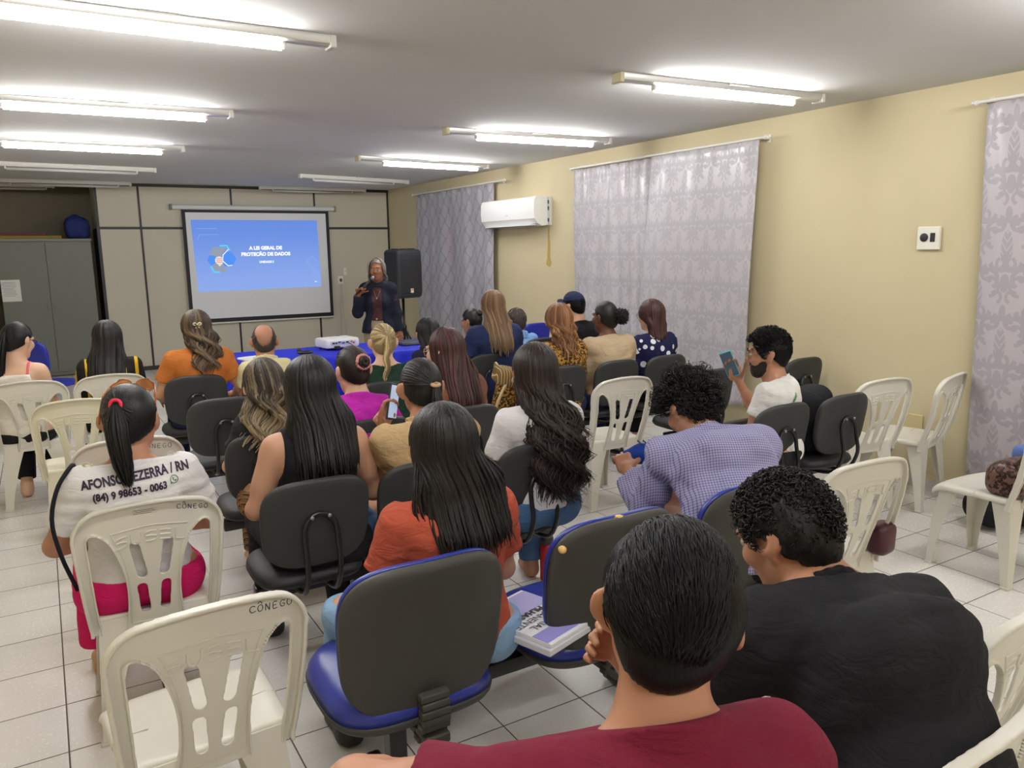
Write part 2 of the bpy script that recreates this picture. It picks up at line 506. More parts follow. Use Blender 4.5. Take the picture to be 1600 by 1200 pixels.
# ---------------------------------------------------------------- projection screen
def screen():
    t = empty('projection_screen', (2.93, YB - .06, 0.0), label='pull-down projection screen with black border showing a blue slide', cat='projection screen')
    cz = 2.325
    b = MB(); b.tube([(-1.21, 0, cz), (1.17, 0, cz)], .036, 14); soft(b.build('roller_case', plain('screen_case', (208, 212, 208), .4), t))
    for s in (-1.225, 1.185): MB().box((s, 0.012, cz), (.03, .08, .085), bev=.006).build('end_cap', plain('grey_cap', (120, 122, 120), .5), t)
    # fabric with black border
    MB().box((-.005, 0, 1.465), (2.17, .004, 1.65)).build('border', plain('screen_black', (12, 12, 16), .6), t)
    MB().box((-.005, -.004, 1.475), (2.07, .003, 1.55)).build('fabric', plain('screen_white', (226, 228, 232), .85, .1), t)
    MB().box((-.005, -.002, .63), (2.2, .022, .022), bev=.005).build('bottom_bar', white_metal, t)
    # projected slide: it gives off the projector's light
    def proj(name, c, st=1.0, par=None):
        return emit(name, srgb(*c)[:3], st)
    sb = Mt('slide_blue', (0, 0, 0, 1), 0.8, 0.1)
    X, Y, Z = sb.xyz()
    g = Z.ss(1.05, 2.2)
    e = sb.mix(g, srgb(146, 176, 243), srgb(108, 146, 232))
    sb.nt.links.new(e, sb.b.inputs['Emission Color']); sb.b.inputs['Emission Strength'].default_value = .93
    x0, x1, z0, z1 = -.975, .885, 1.11, 2.145
    y = -.008
    sl = MB().add([(x0 + .03, y, z0 - .01), (x1 + .02, y, z0 + .01), (x1, y, z1), (x0, y, z1)], [(0, 1, 2, 3)]).build('slide', sb.m, t)
    wh = proj('slide_white', (250, 252, 255)); cy = proj('slide_cyan', (96, 214, 246)); gr = proj('slide_grey', (150, 160, 180))
    fi = proj('slide_fist', (238, 220, 214)); de = proj('slide_deep', (86, 148, 246)); ln = proj('slide_line', (146, 178, 240)); rd = proj('slide_red', (208, 130, 128))
    def text(s, x, z, size, bold=.0):
        V, F = text_mesh(s, size, bold)
        V = np.c_[V[:, 0] + x, np.full(len(V), y - .004), V[:, 1] + z]
        return V, F
    for s, z, sz in (('A LEI GERAL DE', 1.728, .070), ('PROTE\u00c7\u00c3O DE DADOS', 1.637, .070), ('UNIDADE 2', 1.52, .042)):
        MB().add(*text(s, .07, z, sz, .0046 * sz / .07)).build('slide_lettering', wh, sl, smooth=False)
    def strip(b, pts, w, yy=y - .003):
        for (ax, az), (bx, bz) in zip(pts[:-1], pts[1:]):
            d = np.array([bx - ax, bz - az]); d = d / np.linalg.norm(d); n = np.array([-d[1], d[0]]) * w / 2; d = d * w * .3
            b.add([(ax + n[0] - d[0], yy, az + n[1] - d[1]), (ax - n[0] - d[0], yy, az - n[1] - d[1]), (bx - n[0] + d[0], yy, bz - n[1] + d[1]), (bx + n[0] + d[0], yy, bz + n[1] + d[1])], [(0, 1, 2, 3)])
    cx, cz = -.60, 1.585
    def hexa(b, x, z, r, yy, a0=0.0, n=6):
        b.add([(x + r * math.cos(a0 + 2 * PI * i / n), yy, z + r * math.sin(a0 + 2 * PI * i / n)) for i in range(n)], [tuple(range(n))])
    b = MB(); hexa(b, cx + .10, cz - .01, .125, y - .0015); hexa(b, cx - .10, cz - .02, .09, y - .0014); b.build('slide_hexagon', de, sl)
    b = MB(); b.add([(cx - .15, y - .002, cz + .05), (cx - .1, y - .002, cz + .165), (cx + .09, y - .002, cz + .165), (cx + .02, y - .002, cz + .03), (cx + .02, y - .002, cz - .06), (cx + .09, y - .002, cz - .2), (cx - .09, y - .002, cz - .2), (cx - .12, y - .002, cz - .1), (cx - .06, y - .002, cz - .05), (cx - .07, y - .002, cz + .04)], [tuple(range(10))]); b.build('slide_sleeve', gr, sl)
    b = MB(); hexa(b, cx - .02, cz - .03, .062, y - .0034, .3, 10); b.add([(cx - .06, y - .0034, cz - .06), (cx - .02, y - .0034, cz - .12), (cx + .03, y - .0034, cz - .07)], [(0, 1, 2)]); b.build('slide_fist', fi, sl)
    b = MB()
    for q in (-.005, -.03, -.055): strip(b, [(cx - .06, cz + q), (cx + .03, cz + q + .004)], .007, y - .0045)
    b.build('slide_knuckles', rd, sl)
    b = MB(); strip(b, [(cx + .01, cz + .185), (cx + .1, cz + .185), (cx + .14, cz + .12)], .022); strip(b, [(cx - .14, cz - .12), (cx - .1, cz - .2), (cx - .03, cz - .2)], .022); b.build('slide_bracket', cy, sl)
    b = MB(); strip(b, [(cx + .12, cz + .13), (cx + .04, cz + .05), (cx + .03, cz - .01)], .012, y - .004); strip(b, [(cx + .03, cz - .04), (cx + .1, cz - .11), (cx + .16, cz - .105)], .012, y - .004)
    b.add([(.80 + dx, y - .003, 1.19 + dz) for dx, dz in ((0, 0), (.03, 0), (.03, .014), (0, .014))], [(0, 1, 2, 3)]); b.build('slide_path', wh, sl)
    b = MB()
    strip(b, [(-.90, 2.02), (-.62, 2.02)], .006); strip(b, [(-.87, 1.93), (-.6, 1.93)], .006); strip(b, [(-.87, 1.93), (-.90, 1.86)], .006)
    for pts in ([(.68, 1.51), (.77, 1.6), (.86, 1.51)], [(.68, 1.51), (.83, 1.36), (.74, 1.27), (.83, 1.18)], [(.86, 1.36), (.78, 1.28)], [(.56, 1.33), (.62, 1.27), (.66, 1.31), (.72, 1.25), (.64, 1.17), (.68, 1.13)], [(.46, 1.2), (.53, 1.13)]): strip(b, pts, .006)
    b.build('slide_lines', ln, sl)
    return t
screen()

# wall plates on the panel wall
def plate(name, c, d, mat, label, cat, holes=(), axis='y', hole_mat=dark):
    t = empty(name, c, label=label, cat=cat)
    MB().box((0, 0, 0), d, bev=.005).build('cover', mat, t)
    for (p, s, nm) in holes: MB().box(p, s, bev=min(s) * .2).build(nm, hole_mat, t)
    return t
ivory = plain('ivory_plate', (228, 226, 216), .45)
t = plate('power_outlet', (4.17, YB - .012, 1.205), (.085, .02, .125), ivory, 'white surface-mounted power outlet with two cables right of the screen', 'outlet', [((0, -.014, .0), (.04, .03, .05), 'plug')], hole_mat=plain('grey_plug', (90, 88, 84), .5))
for s, x2 in ((-.012, -.02), (.014, .05)):
    V, F = tube_geo(smooth_path([(s, -.02, -.03), (s + x2 * .3, -.016, -.4), (s + x2 * .7, -.014, -.8), (s + x2, -.012, -1.18)], 12), .005, 6)
    link('cable', mesh_np('cable', V, F), plain('white_cable', (206, 202, 190), .5), t)
plate('light_switch', (4.255, YB - .010, 1.34), (.05, .016, .12), ivory, 'slim white switch plate beside the projection screen', 'light switch', [((0, -.009, .01), (.02, .008, .03), 'rocker')], hole_mat=plain('switch_grey', (200, 198, 188), .4))
t = empty('wall_plate', (XR - .012, 3.07, 1.69), label='square white wall plate with two black openings on the yellow wall', cat='wall plate')
MB().box((0, 0, 0), (.024, .155, .15), bev=.006).build('cover', ivory, t)
m = MB().lathe([(.028, 0), (.028, .004), (.02, .006)], (-.012, .028, .005), 16, Matrix.Rotation(-PI / 2, 3, 'Y')); soft(m.build('round_knob', dark, t))
MB().box((-.013, -.03, .005), (.006, .032, .058), bev=.002).build('socket_module', dark, t)
plate('cover_plate', (XR - .006, 3.1, .435), (.012, .16, .14), plain('ochre_plate', (206, 190, 142), .6), 'low yellow cover plate on the wall behind the white chairs', 'wall plate')

# ---------------------------------------------------------------- air conditioner
def aircon():
    t = empty('air_conditioner', (XR, 8.2, 2.08), label='white split air conditioner mounted on the yellow wall between curtains', cat='air conditioner')
    L = 1.24; y0, y1 = -L / 2, L / 2
    prof = [(0, -.15), (-.1, -.165), (-.165, -.135), (-.205, -.08), (-.215, 0), (-.21, .12), (-.195, .155), (-.17, .165), (0, .165)]
    n = len(prof); V = [(a, yy, b) for yy in (y0, y1) for a, b in prof]
    F = [(i, n + i, n + (i + 1) % n, (i + 1) % n) for i in range(n)] + [tuple(range(n)), tuple(range(n, 2 * n))[::-1]]
    b = MB().add(V, F); o = b.build('casing', plain('aircon_white', (232, 232, 230), .35), t); soft(o, 25)
    MB().box((-.15, .0, -.152), (.11, L * .86, .012), rz=0, bev=.003).build('flap', plain('aircon_flap', (240, 240, 238), .35), t)
    MB().box((-.105, 0, -.156), (.09, L * .84, .014)).build('air_slot', plain('aircon_dark', (70, 72, 74), .6), t)
    MB().box((-.007, y0 - .022, .0), (.05, .045, .32), bev=.004).build('side_bracket', plain('aircon_side', (214, 212, 206), .5), t)
    m = MB()
    for q in (-.10, 0.03, .10): m.box((-.034, y0 - .024, q), (.006, .022, .04))
    m.build('side_clips', plain('aircon_dark', (70, 72, 74), .6), t)
    MB().box((-.216, -.02, -.03), (.002, .05, .006)).build('emblem', plain('aircon_emblem', (170, 172, 176), .4), t)
    return t
aircon()
# stain that ran down the paint under the unit
m = MB(); rng = random.Random(3)
pts = [(0, .0), (.004, -.1), (-.004, -.2), (.004, -.3), (0, -.36)]
L_ = smooth_path([(p[0] - .018 - .004 * i, p[1]) for i, p in enumerate(pts)], 14); R_ = smooth_path([(p[0] + .012 + .006 * i, p[1]) for i, p in enumerate(pts)], 14)
V = [(XR - .0015, 7.60 + a[0], 1.90 + a[1]) for a in L_] + [(XR - .0015, 7.60 + a[0], 1.90 + a[1]) for a in R_]
m.add(V, [(i, i + 1, 14 + i + 1, 14 + i) for i in range(13)])
m.add([(XR - .0015, 7.6 + .055 * math.cos(2 * PI * i / 14) * (1 + .2 * math.sin(3 * i)), 1.5 + .05 * math.sin(2 * PI * i / 14)) for i in range(14)], [tuple(range(14))])
o = m.build('water_stain', plain('stain_ochre', (182, 158, 88), .8)); tag(o, 'brown drip stain running down the yellow wall below the air conditioner', 'stain', kind='thing')

# ---------------------------------------------------------------- curtains
def damask(name, c1, c2, W=.17, H=.29, trellis=False):
    M = Mt(name, srgb(*c1), .42, .5)
    uv = M.node('ShaderNodeUVMap'); q = M.node('ShaderNodeSeparateXYZ'); M.nt.links.new(uv.outputs[0], q.inputs[0])
    u, v = N(M.nt, q.outputs[0]), N(M.nt, q.outputs[1])
    wob = M.noise(30, 2, which='UV') - 0.5
    a = u * (2 * PI / W); b = v * (2 * PI / H)
    if trellis:
        p = (a + (b * 2.0).sin() * .35).cos() + b.cos() + wob * .7
        m = p.abs().ss(.40, .22)
    else:
        def motif(du, dv):
            pu = ((u / W + du).fract() - 0.5).abs() * W; pv = ((v / H + dv).fract() - 0.5) * H; k = W / .34
            def r_(cx, cy, sx=1.0, sy=1.0):
                x = (pu - cx * k) / sx; y = (pv - cy * k) / sy
                return (x * x + y * y)._op('SQRT')
            def ring(cx, cy, r, w, dx=0.0, dy=1.0):
                side = (pu - cx * k) * dx + (pv - cy * k) * dy
                return (r_(cx, cy) - r * k).abs().lt(w * k).min(side.gt(-.35 * r * k))
            q = ring(.075, -.11, .052, .013, .6, -.8).max(ring(.048, .055, .046, .014, -.5, .85)).max(ring(.115, .115, .036, .011, .9, .4)).max(ring(.125, -.015, .03, .010, .8, -.6)).max(ring(.15, -.19, .034, .010, -.7, .7)).max(ring(.085, .19, .05, .010, -.9, -.3))
            q = q.max(r_(.075, -.11).lt(.020 * k)).max(r_(.115, .115).lt(.014 * k)).max(r_(0, .17, .028, .05).lt(k)).max(r_(0, -.19, .02, .045).lt(k))
            leaf = r_(0, -.01, .034, .10).lt(k); vein = (pv * 60.0 + pu * 90.0).sin().abs().lt(.35)
            return q.max(leaf * (vein * -1.0 + 1.0))
        m = motif(0.0, 0.0).max(motif(0.5, 0.5))
    M.color(M.mix(m, srgb(*c1), srgb(*c2)))
    M.rough(m * .22 + .3)
    M.bump(M.noise(14, 3, (1, 1, .35)) + m * .10, .35, .012)
    M.b.inputs['Sheen Weight'].default_value = .25
    return M.m
def curtain(name, ya, yb, zt, zb, folds, mat, label, seed, par=None, amp=.022, x=XR - .09, drift=0.0, yb_bot=None, ya_bot=None):
    rg = random.Random(seed); nu, nv = 130, 46
    ph = [rg.uniform(0, 6.28) for _ in range(6)]; Ws = abs(yb - ya) * 1.12
    V = []; UV = []
    for j in range(nv):
        v = j / (nv - 1); z = zt + (zb - zt) * v
        a0 = ya + ((ya_bot if ya_bot is not None else ya) - ya) * v; b0 = yb + ((yb_bot if yb_bot is not None else yb) - yb) * v
        for i in range(nu):
            u = i / (nu - 1)
            w1 = math.sin(u * folds * 2 * PI + ph[0] + .7 * math.sin(2 * PI * u * 1.3 + ph[1]))
            w2 = math.sin(u * folds * .43 * 2 * PI + ph[2] + v * .8) ; w3 = math.sin(u * folds * 2.3 * 2 * PI + ph[3]) * max(0, 1 - v * 6)
            k = (.55 + .45 * v) * (1 - .25 * v)
            dx = amp * (w1 * k * .8 + w2 * 1.0 * min(1, v * 1.6) + .3 * w3) + .035 * math.exp(-((u - .5) / .05) ** 2) * math.sin(PI * min(1, v * 1.2)) * drift
            V.append((x + dx - .004 * math.sin(9 * v + ph[4]) , a0 + (b0 - a0) * u + .006 * w1, z + .006 * math.sin(u * folds * 2 * PI + ph[5]) * (v > .97)))
            UV.append((u * Ws, v * (zt - zb)))
    F = [(j * nu + i, j * nu + i + 1, (j + 1) * nu + i + 1, (j + 1) * nu + i) for j in range(nv - 1) for i in range(nu - 1)]
    me = mesh_np(name, V, np.array(F, np.int32))
    ul = me.uv_layers.new(name='UVMap'); li = np.zeros(len(me.loops), np.int32); me.loops.foreach_get('vertex_index', li)
    ul.data.foreach_set('uv', np.array(UV, np.float32)[li].ravel())
    o = link(name, me, mat, par)
    md = o.modifiers.new('thickness', 'SOLIDIFY'); md.thickness = .003
    if label: tag(o, label, 'curtain', 'grey damask curtains on the window wall')
    return o
CG = 'grey damask curtains on the window wall'
dm1 = damask('damask_trellis', (162, 160, 168), (136, 134, 144), .21, .27, True)
dm2 = damask('damask_scroll', (188, 184, 188), (172, 168, 174), .34, .52)
dm3 = damask('damask_large', (184, 178, 184), (164, 158, 166), .38, .58)
c1_ = curtain('curtain', 11.05, 8.72, 2.47, .32, 7, dm1, 'dim grey trellis-patterned curtain behind the loudspeaker', 1, amp=.028, drift=1)
bv_ = BVHTree.FromPolygons([v.co for v in c1_.data.vertices], [p.vertices for p in c1_.data.polygons]); m = MB(); rng = random.Random(12)
for i in range(17):                                                  # faint pink rows on the cloth
    z = 1.93 - i * .031; hw = .13 if i < 12 else .13 * (17.5 - i) / 5.5; yc = 10.02 - .004 * i; K = 8; pts = []
    for q in range(K):
        y_ = yc - hw + 2 * hw * q / (K - 1) + rng.uniform(-.01, .01) * (q in (0, K - 1))
        h_ = bv_.ray_cast(Vector((4.3, y_, z)), Vector((1, 0, 0))); pts.append(((h_[0].x if h_[0] else 4.96) - .006, y_, z + .004 * math.sin(q * 2.1 + i)))
    V = [(a, b, c + .007) for a, b, c in pts] + [(a, b, c - .007) for a, b, c in pts]
    m.add(V, [(q, q + 1, K + q + 1, K + q) for q in range(K - 1)])
m.build('pink_rows', plain('faint_pink', (176, 160, 166), .7), c1_)
curtain('curtain', 6.98, 5.62, 2.47, .34, 8, dm2, 'grey damask curtain panel next to the air conditioner', 2, yb_bot=5.55)
curtain('curtain', 5.70, 4.44, 2.475, .34, 3, dm2, 'grey damask curtain panel on the half of the wide window nearer the wall plate', 3, x=XR - .125, yb_bot=4.5, ya_bot=5.95, amp=.018)
curtain('curtain', 2.72, 1.25, 2.475, .20, 5, dm3, 'mauve-grey large-scroll damask curtain nearest the camera', 4, amp=.026, ya_bot=2.66)
def rod(y0, y1, z, label, brackets):
    t = empty('curtain_rod', (XR - .10, 0, z), label=label, cat='curtain rod')
    m = MB().tube([(0, y0, 0), (0, y1, 0)], .011, 10); soft(m.build('pole', white_metal, t))
    for y in (y0, y1):
        m = MB().ball((0, y, 0), .02); m.ball((0, y + (.02 if y == y0 else -.02) * (1 if y0 > y1 else -1), 0), .013); m.build('finial', white_metal, t, smooth=True)
    for y in brackets:
        m = MB().box((.05, y, .0), (.10, .018, .02)); m.box((.093, y, .0), (.012, .03, .06)); m.build('bracket', white_metal, t)
    return t
rod(11.15, 8.42, 2.485, 'white curtain rod above the curtain behind the loudspeaker', (10.9, 8.6))
rod(7.02, 4.40, 2.49, 'white curtain rod over the wide pair of damask panels', (6.95, 5.66, 4.44))
rod(2.78, 1.15, 2.49, 'white curtain rod over the mauve curtain nearest the camera', (2.74, 1.3))

# ---------------------------------------------------------------- recess: metal cabinet and what lies on it
def cabinet():
    t = empty('metal_cabinet', (.10, 12.72, 0), label='tall grey-green two-door metal cabinet in the recess', cat='cabinet')
    g = plain('grey_green_steel', (112, 116, 106), .5, .4, vary=.08)
    MB().box((0, .0, .94), (1.12, .44, 1.86), bev=.006).build('body', g, t)
    for s, w in ((-1, .556), (1, .556)):
        d = MB().box((s * .280, -.228, .95), (w, .02, 1.78), bev=.004).build('door', g, t)
        MB().box((s * .04, -.245, .95), (.014, .02, .12), bev=.004).build('handle', plain('steel_handle', (120, 120, 116), .35, .5, .8), d)
    MB().box((0, -.01, 1.873), (1.14, .47, .03), bev=.008).build('top_edge', plain('grey_green_edge', (132, 136, 124), .5), t)
    return t
cabinet()
t = empty('notice', (-.345, 12.480, 1.205), label='white printed notice taped to the grey-green cabinet door', cat='notice')
MB().box((0, 0, 0), (.22, .002, .29)).build('sheet', plain('notice_paper', (222, 222, 216), .8), t)
m = MB(); rng = random.Random(5)
for i in range(11): m.box((-.01 - rng.random() * .02, -.0015, .11 - i * .018), (.15 + rng.uniform(-.03, .02), .001, .004))
m.build('printed_lines', plain('print_grey', (120, 120, 120), .8), t)
m = MB()
o = MB().box((-.08, 12.70, 1.910), (.78, .36, .045), bev=.008, rz=.03).build('folder_box', plain('mustard_board', (138, 118, 40), .7)); tag(o, 'mustard flat box lying on the metal cabinet', 'box')
o = MB().box((-.16, 12.72, 1.95), (.6, .3, .034), bev=.008, rz=-.04).build('folder_box', plain('wine_board', (112, 52, 62), .7)); tag(o, 'dark red flat box on the mustard one above the cabinet', 'box')
S_ = SDF((.32, 12.5, 1.88), (.72, 12.95, 2.24), .012)
S_.add(('bx', (.52, 12.72, 2.03), (.15, .16, .135), None, .07), .02); S_.add(('el', (.50, 12.72, 2.13), (.12, .12, .09), None), .05)
S_.warp(lambda G: .008 * np.sin(G[0] * 40 + 3 * np.sin(G[2] * 22)) * np.cos(G[1] * 30 + G[2] * 18))
V, Q = S_.mesh(); o = link('cloth_bundle', mesh_np('cloth_bundle', V, Q), cloth('navy_bundle', (40, 50, 110))); tag(o, 'dark blue cloth bundle on top of the metal cabinet', 'bundle')
# ================================================================ chairs
M = Mt('white_plastic', srgb(222, 219, 208), .36, .5); M.color(M.mix(M.noise(4, 5), srgb(224, 221, 210), srgb(206, 202, 190))); M.bump(M.noise(300, 2), .06, .001)
white_plastic = M.m
M = Mt('aged_white_plastic', srgb(222, 218, 196), .4, .5); M.color(M.mix(M.noise(4, 5), srgb(226, 221, 196), srgb(208, 202, 178)))
aged_plastic = M.m
M = Mt('black_shell', srgb(46, 47, 47), .52, .4); M.bump(M.noise(700, 2), .25, .0008); M.color(M.mix(M.noise(6, 4), srgb(44, 46, 47), srgb(54, 54, 53)))
black_shell = M.m
M = Mt('worn_black_shell', srgb(58, 58, 54), .58, .35); M.bump(M.noise(600, 2), .25, .001); M.color(M.mix(M.noise(3, 5), srgb(54, 55, 52), srgb(66, 64, 58)))
worn_shell = M.m
black_pad = plain('black_upholstery', (34, 34, 38), .6, bump=(500, .2))
black_steel = plain('black_steel', (22, 22, 24), .28, .5)
bolt_steel = plain('bolt_steel', (150, 150, 148), .35, .6, .7)
M = Mt('blue_vinyl', srgb(40, 54, 146), .3, .5); M.color(M.mix(M.noise(5, 5), srgb(42, 56, 150), srgb(33, 44, 124))); M.bump(M.noise(16, 5) * 1.0 + M.noise(240, 2) * .15, .12, .004)
blue_vinyl = M.m
ink = plain('marker_ink', (52, 56, 70), .7)
letter_mat = plain('embossed_plastic', (200, 196, 184), .45)

# --- white stacking chair: a one-piece moulding read as backrest, seat and four legs
BW = .236
def back_map(u, v, w):
    """(u across, v up, w out of the plate towards the sitter) -> chair space"""
    t = np.clip(v / .47, 0, 1.1)
    y = -.185 - .118 * t - .02 * np.sin(PI * np.clip(t, 0, 1)) + .045 * (u / BW) ** 2 * (.5 + .5 * t) + w
    z = .405 + v * .985 - .02 * w
    return np.stack([u, y, z], -1)
def white_back():
    h = np.array([.0045, .0045, .003])
    lo = np.array([-.262, -.05, -.030]); n = (np.array([.524, .55, .045]) / h).astype(int) + 1
    U, Vv, W = np.meshgrid(*[lo[i] + h[i] * np.arange(n[i]) for i in range(3)], indexing='ij')
    au = np.abs(U)
    hw = .205 + .032 * np.clip(Vv / .40, 0, 1) ** .8
    # outer outline: sides, arched top with round shoulders
    top = .473 - .045 * (au / .236) ** 2.2
    r = .085
    def rbox(du, dv, r): 
        qx, qy = du + r, dv + r
        return np.sqrt(np.maximum(qx, 0) ** 2 + np.maximum(qy, 0) ** 2) + np.minimum(np.maximum(qx, qy), 0) - r
    outer = rbox(au - hw, np.maximum(Vv - top, -.3), r)
    # central splat outline, flaring towards the top
    t = np.clip(Vv / .37, 0, 1)
    sp = .092 - .012 * np.sin(PI * t) + .052 * t ** 3
    stile = hw - .036 - .010 * t
    # side openings between the splat and the stiles
    a_in = sp - au; a_out = au - stile
    topo = Vv - (.372 - .10 * np.clip((.20 - au) / .10, -1, 1) ** 2 * 0.3)
    open_ = rbox(np.maximum(a_in, a_out), np.maximum(topo, -.10 - Vv), .028)
    def slot(uc, vc, hl, hr, slant):
        du = au - (uc + slant * (Vv - vc)); dv = np.abs(Vv - vc) - (hl - hr)
        return np.sqrt(du ** 2 + np.maximum(dv, 0) ** 2) - hr
    s1 = slot(.043, .258, .068, .0150, .16); s2 = slot(.034, .104, .062, .0150, .07)
    holes = np.minimum(open_, np.minimum(s1, s2))
    outer = np.where(Vv < .1, np.maximum(au - hw, -.3), outer)
    plate = np.maximum(np.maximum(outer, -holes), np.abs(W) - .0035)
    rim = np.maximum(np.maximum(np.abs(outer + .006) - .006, -.40 - outer), np.maximum(W - .004, -.024 - W))
    rim2 = np.maximum(np.maximum(np.abs(open_ - .003) - .003, outer), np.maximum(W - .004, -.013 - W))
    F = np.minimum(plate, np.minimum(rim, rim2))
    F = np.maximum(F, -(Vv + .022))
    # raised outline of the centre panel
    V, Q = surface_nets(F.astype(np.float32), lo, h)
    P = back_map(V[:, 0], V[:, 1], V[:, 2])
    me = mesh_np('backrest', P, Q)
    return me
def on_back(pts, off=-.0052):
    p = np.asarray(pts, float); return back_map(p[:, 0], p[:, 1], np.full(len(p), off))
def ribbon(b, pts, w, off=-.0050, th=.0012):
    """a thin raised stroke on the rear face of the backrest"""
    p = np.asarray(pts, float); d = np.gradient(p, axis=0); d /= np.linalg.norm(d, axis=1, keepdims=True) + 1e-9
    nrm = np.c_[-d[:, 1], d[:, 0]] * w / 2; m = len(p)
    e = d.copy() * 0; e[0] = -d[0] * w * .2; e[-1] = d[-1] * w * .2
    A = on_back(p + nrm + e, off); B = on_back(p - nrm + e, off); A2 = on_back(p + nrm * .7 + e, off - th); B2 = on_back(p - nrm * .7 + e, off - th)
    V = np.concatenate([A, B, A2, B2]); F = []
    for i in range(m - 1):
        F += [(i, i + 1, 2 * m + i + 1, 2 * m + i), (2 * m + i, 2 * m + i + 1, 3 * m + i + 1, 3 * m + i), (3 * m + i, 3 * m + i + 1, m + i + 1, m + i)]
    b.add(V, F)
def susel_mesh():
    """the moulded word on the centre panel: stencil letters S U S E L"""
    b = MB(); hgt, wd, vc = .036, .036, .338
    def arc(u): return vc + .012 * (1 - (u / .09) ** 2) - .006
    def st(u0, pts, w=.0062):
        p = smooth_path([(u0 + x * wd / 2, arc(u0 + x * wd / 2) + y * hgt / 2) for x, y in pts], 9); ribbon(b, p, w, -.0034, .0034)
    gap = .044; us = [-(i - 2) * gap for i in range(5)]        # read from behind the chair, so +u is on the reader's left
    us = [(i - 2) * gap for i in range(5)]
    for u, ch in zip(us, 'SUSEL'):
        f = lambda pts: st(u, pts)
        if ch == 'S':
            f([(.9, .95), (0, 1.0), (-.75, .8), (-.95, .45)]); f([(-.8, .08), (0, .1), (.8, -.08)]); f([(-.9, -.95), (0, -1), (.75, -.8), (.95, -.45)])
        elif ch == 'U':
            f([(-.85, 1), (-.85, -.2), (-.4, -.95), (0, -1)]); f([(.85, 1), (.85, -.2), (.45, -.9)])
        elif ch == 'E':
            for y in (.92, 0, -.92): f([(-.85, y), (0, y), (.85, y)])
        elif ch == 'L':
            f([(-.7, 1), (-.7, 0), (-.7, -.55)]); f([(-.55, -.95), (.1, -1), (.85, -.85)])
    return b
def panel_line():
    b = MB()
    pts = [(-.076, .005), (-.073, .12), (-.078, .22), (-.096, .31), (-.118, .368), (0, .383), (.118, .368), (.096, .31), (.078, .22), (.073, .12), (.076, .005)]
    ribbon(b, smooth_path(pts[:5], 20), .0045, -.0034, .0026); ribbon(b, smooth_path(pts[4:7], 20), .0045, -.0034, .0026); ribbon(b, smooth_path(pts[6:], 20), .0045, -.0034, .0026); ribbon(b, smooth_path([pts[0], (0, .003), pts[-1]], 12), .0045, -.0034, .0026)
    return b
def hand_word(word, u0, v0, size, slope=0.0):
    """pen strokes for capital letters on the top rail (read from behind)"""
    G = {'C': [[(.9, .85), (.5, 1), (.1, .7), (.05, .3), (.4, 0), (.95, .2)]], 'O': [[(.5, 1), (.1, .7), (.15, .15), (.55, 0), (.9, .4), (.8, .9), (.5, 1)]],
         '^': [[(.15, 1.2), (.5, 1.5), (.8, 1.15)]], 'N': [[(.1, 0), (.15, 1)], [(.15, 1), (.75, 0)], [(.75, 0), (.85, 1)]],
         'E': [[(.8, 1), (.2, .95), (.15, 0), (.8, .05)], [(.2, .5), (.65, .52)]], 'G': [[(.9, .85), (.5, 1), (.1, .6), (.3, .05), (.8, .1), (.85, .45), (.5, .45)]]}
    b = MB(); x = 0
    for ch in word:
        for s in G[ch]:
            ribbon(b, smooth_path([(u0 + (x + px * .85) * size, v0 + py * size + slope * (x + px) * size) for px, py in s], 10), .0022, -.0042, .0004)
        if ch != '^': x += 1.05
        if ch == 'C': continue
    return b
def white_seat():
    s = SDF((-.25, -.24, .36), (.25, .26, .47), .007)
    s.add(('bx', (0, .022, .432), (.215, .196, .014), None, .012), 0)
    s.warp(lambda G: .018 * (1 - np.exp(-((G[0] / .17) ** 2 + ((G[1] - .0) / .18) ** 2))) * 0 )
    V, Q = s.mesh()
    # narrower behind, dished, with the front edge rolled over
    x, y, z = V[:, 0].copy(), V[:, 1].copy(), V[:, 2].copy()
    x *= np.interp(y, [-.22, .22], [.93, 1.03])
    rr = np.sqrt((x / .2) ** 2 + (y / .2) ** 2)
    z += -.018 * np.clip(1 - rr, 0, 1) - .035 * np.clip((y - .15) / .07, 0, 1) ** 2 - .010 * np.clip((np.abs(x) - .17) / .05, 0, 1) ** 2
    y += -.02 * (x / .2) ** 2 * (y > 0)
    return mesh_np('seat', np.c_[x, y, z], Q)
def white_leg(sx, sy):
    """L-section leg, wide under the seat and narrow at the foot"""
    top = np.array([sx * .178, sy * (.165 if sy > 0 else .178), .435]); foot = np.array([sx * .205, sy * (.205 if sy > 0 else .215), 0.0])
    V = []; F = []; K = 8
    for i in range(K):
        t = i / (K - 1); c = top + (foot - top) * t; c[1] += sy * .012 * math.sin(PI * t) * (1 if sy > 0 else .3)
        w = .085 * (1 - t) ** 1.6 + .046; dp = .06 * (1 - t) ** 1.4 + .034; th = .007
        # outer corner at c ; legs of the L run inwards
        prof = [(0, 0), (-w, 0), (-w, -th), (-th, -th), (-th, -dp), (0, -dp)]
        for a, b in prof: V.append((c[0] + sx * a * (1 if sy > 0 else 1), c[1] + sy * b, c[2]))
    n = 6
    for i in range(K - 1):
        for q in range(n): F.append((i * n + q, i * n + (q + 1) % n, (i + 1) * n + (q + 1) % n, (i + 1) * n + q))
    F += [tuple(range(n)), tuple((K - 1) * n + q for q in range(n))]
    b = MB().add(V, F); b.box((foot[0] - sx * .02, foot[1] - sy * .014, .006), (.052, .04, .012), bev=.003)
    bm = bmesh.new(); me = mesh_np('leg', b.V, b.F); bm.from_mesh(me); bmesh.ops.recalc_face_normals(bm, faces=bm.faces); bm.to_mesh(me); bm.free()
    return me
WB, WS = white_back(), white_seat()
WL = [white_leg(sx, sy) for sx, sy in ((-1, 1), (1, 1), (-1, -1), (1, -1))]
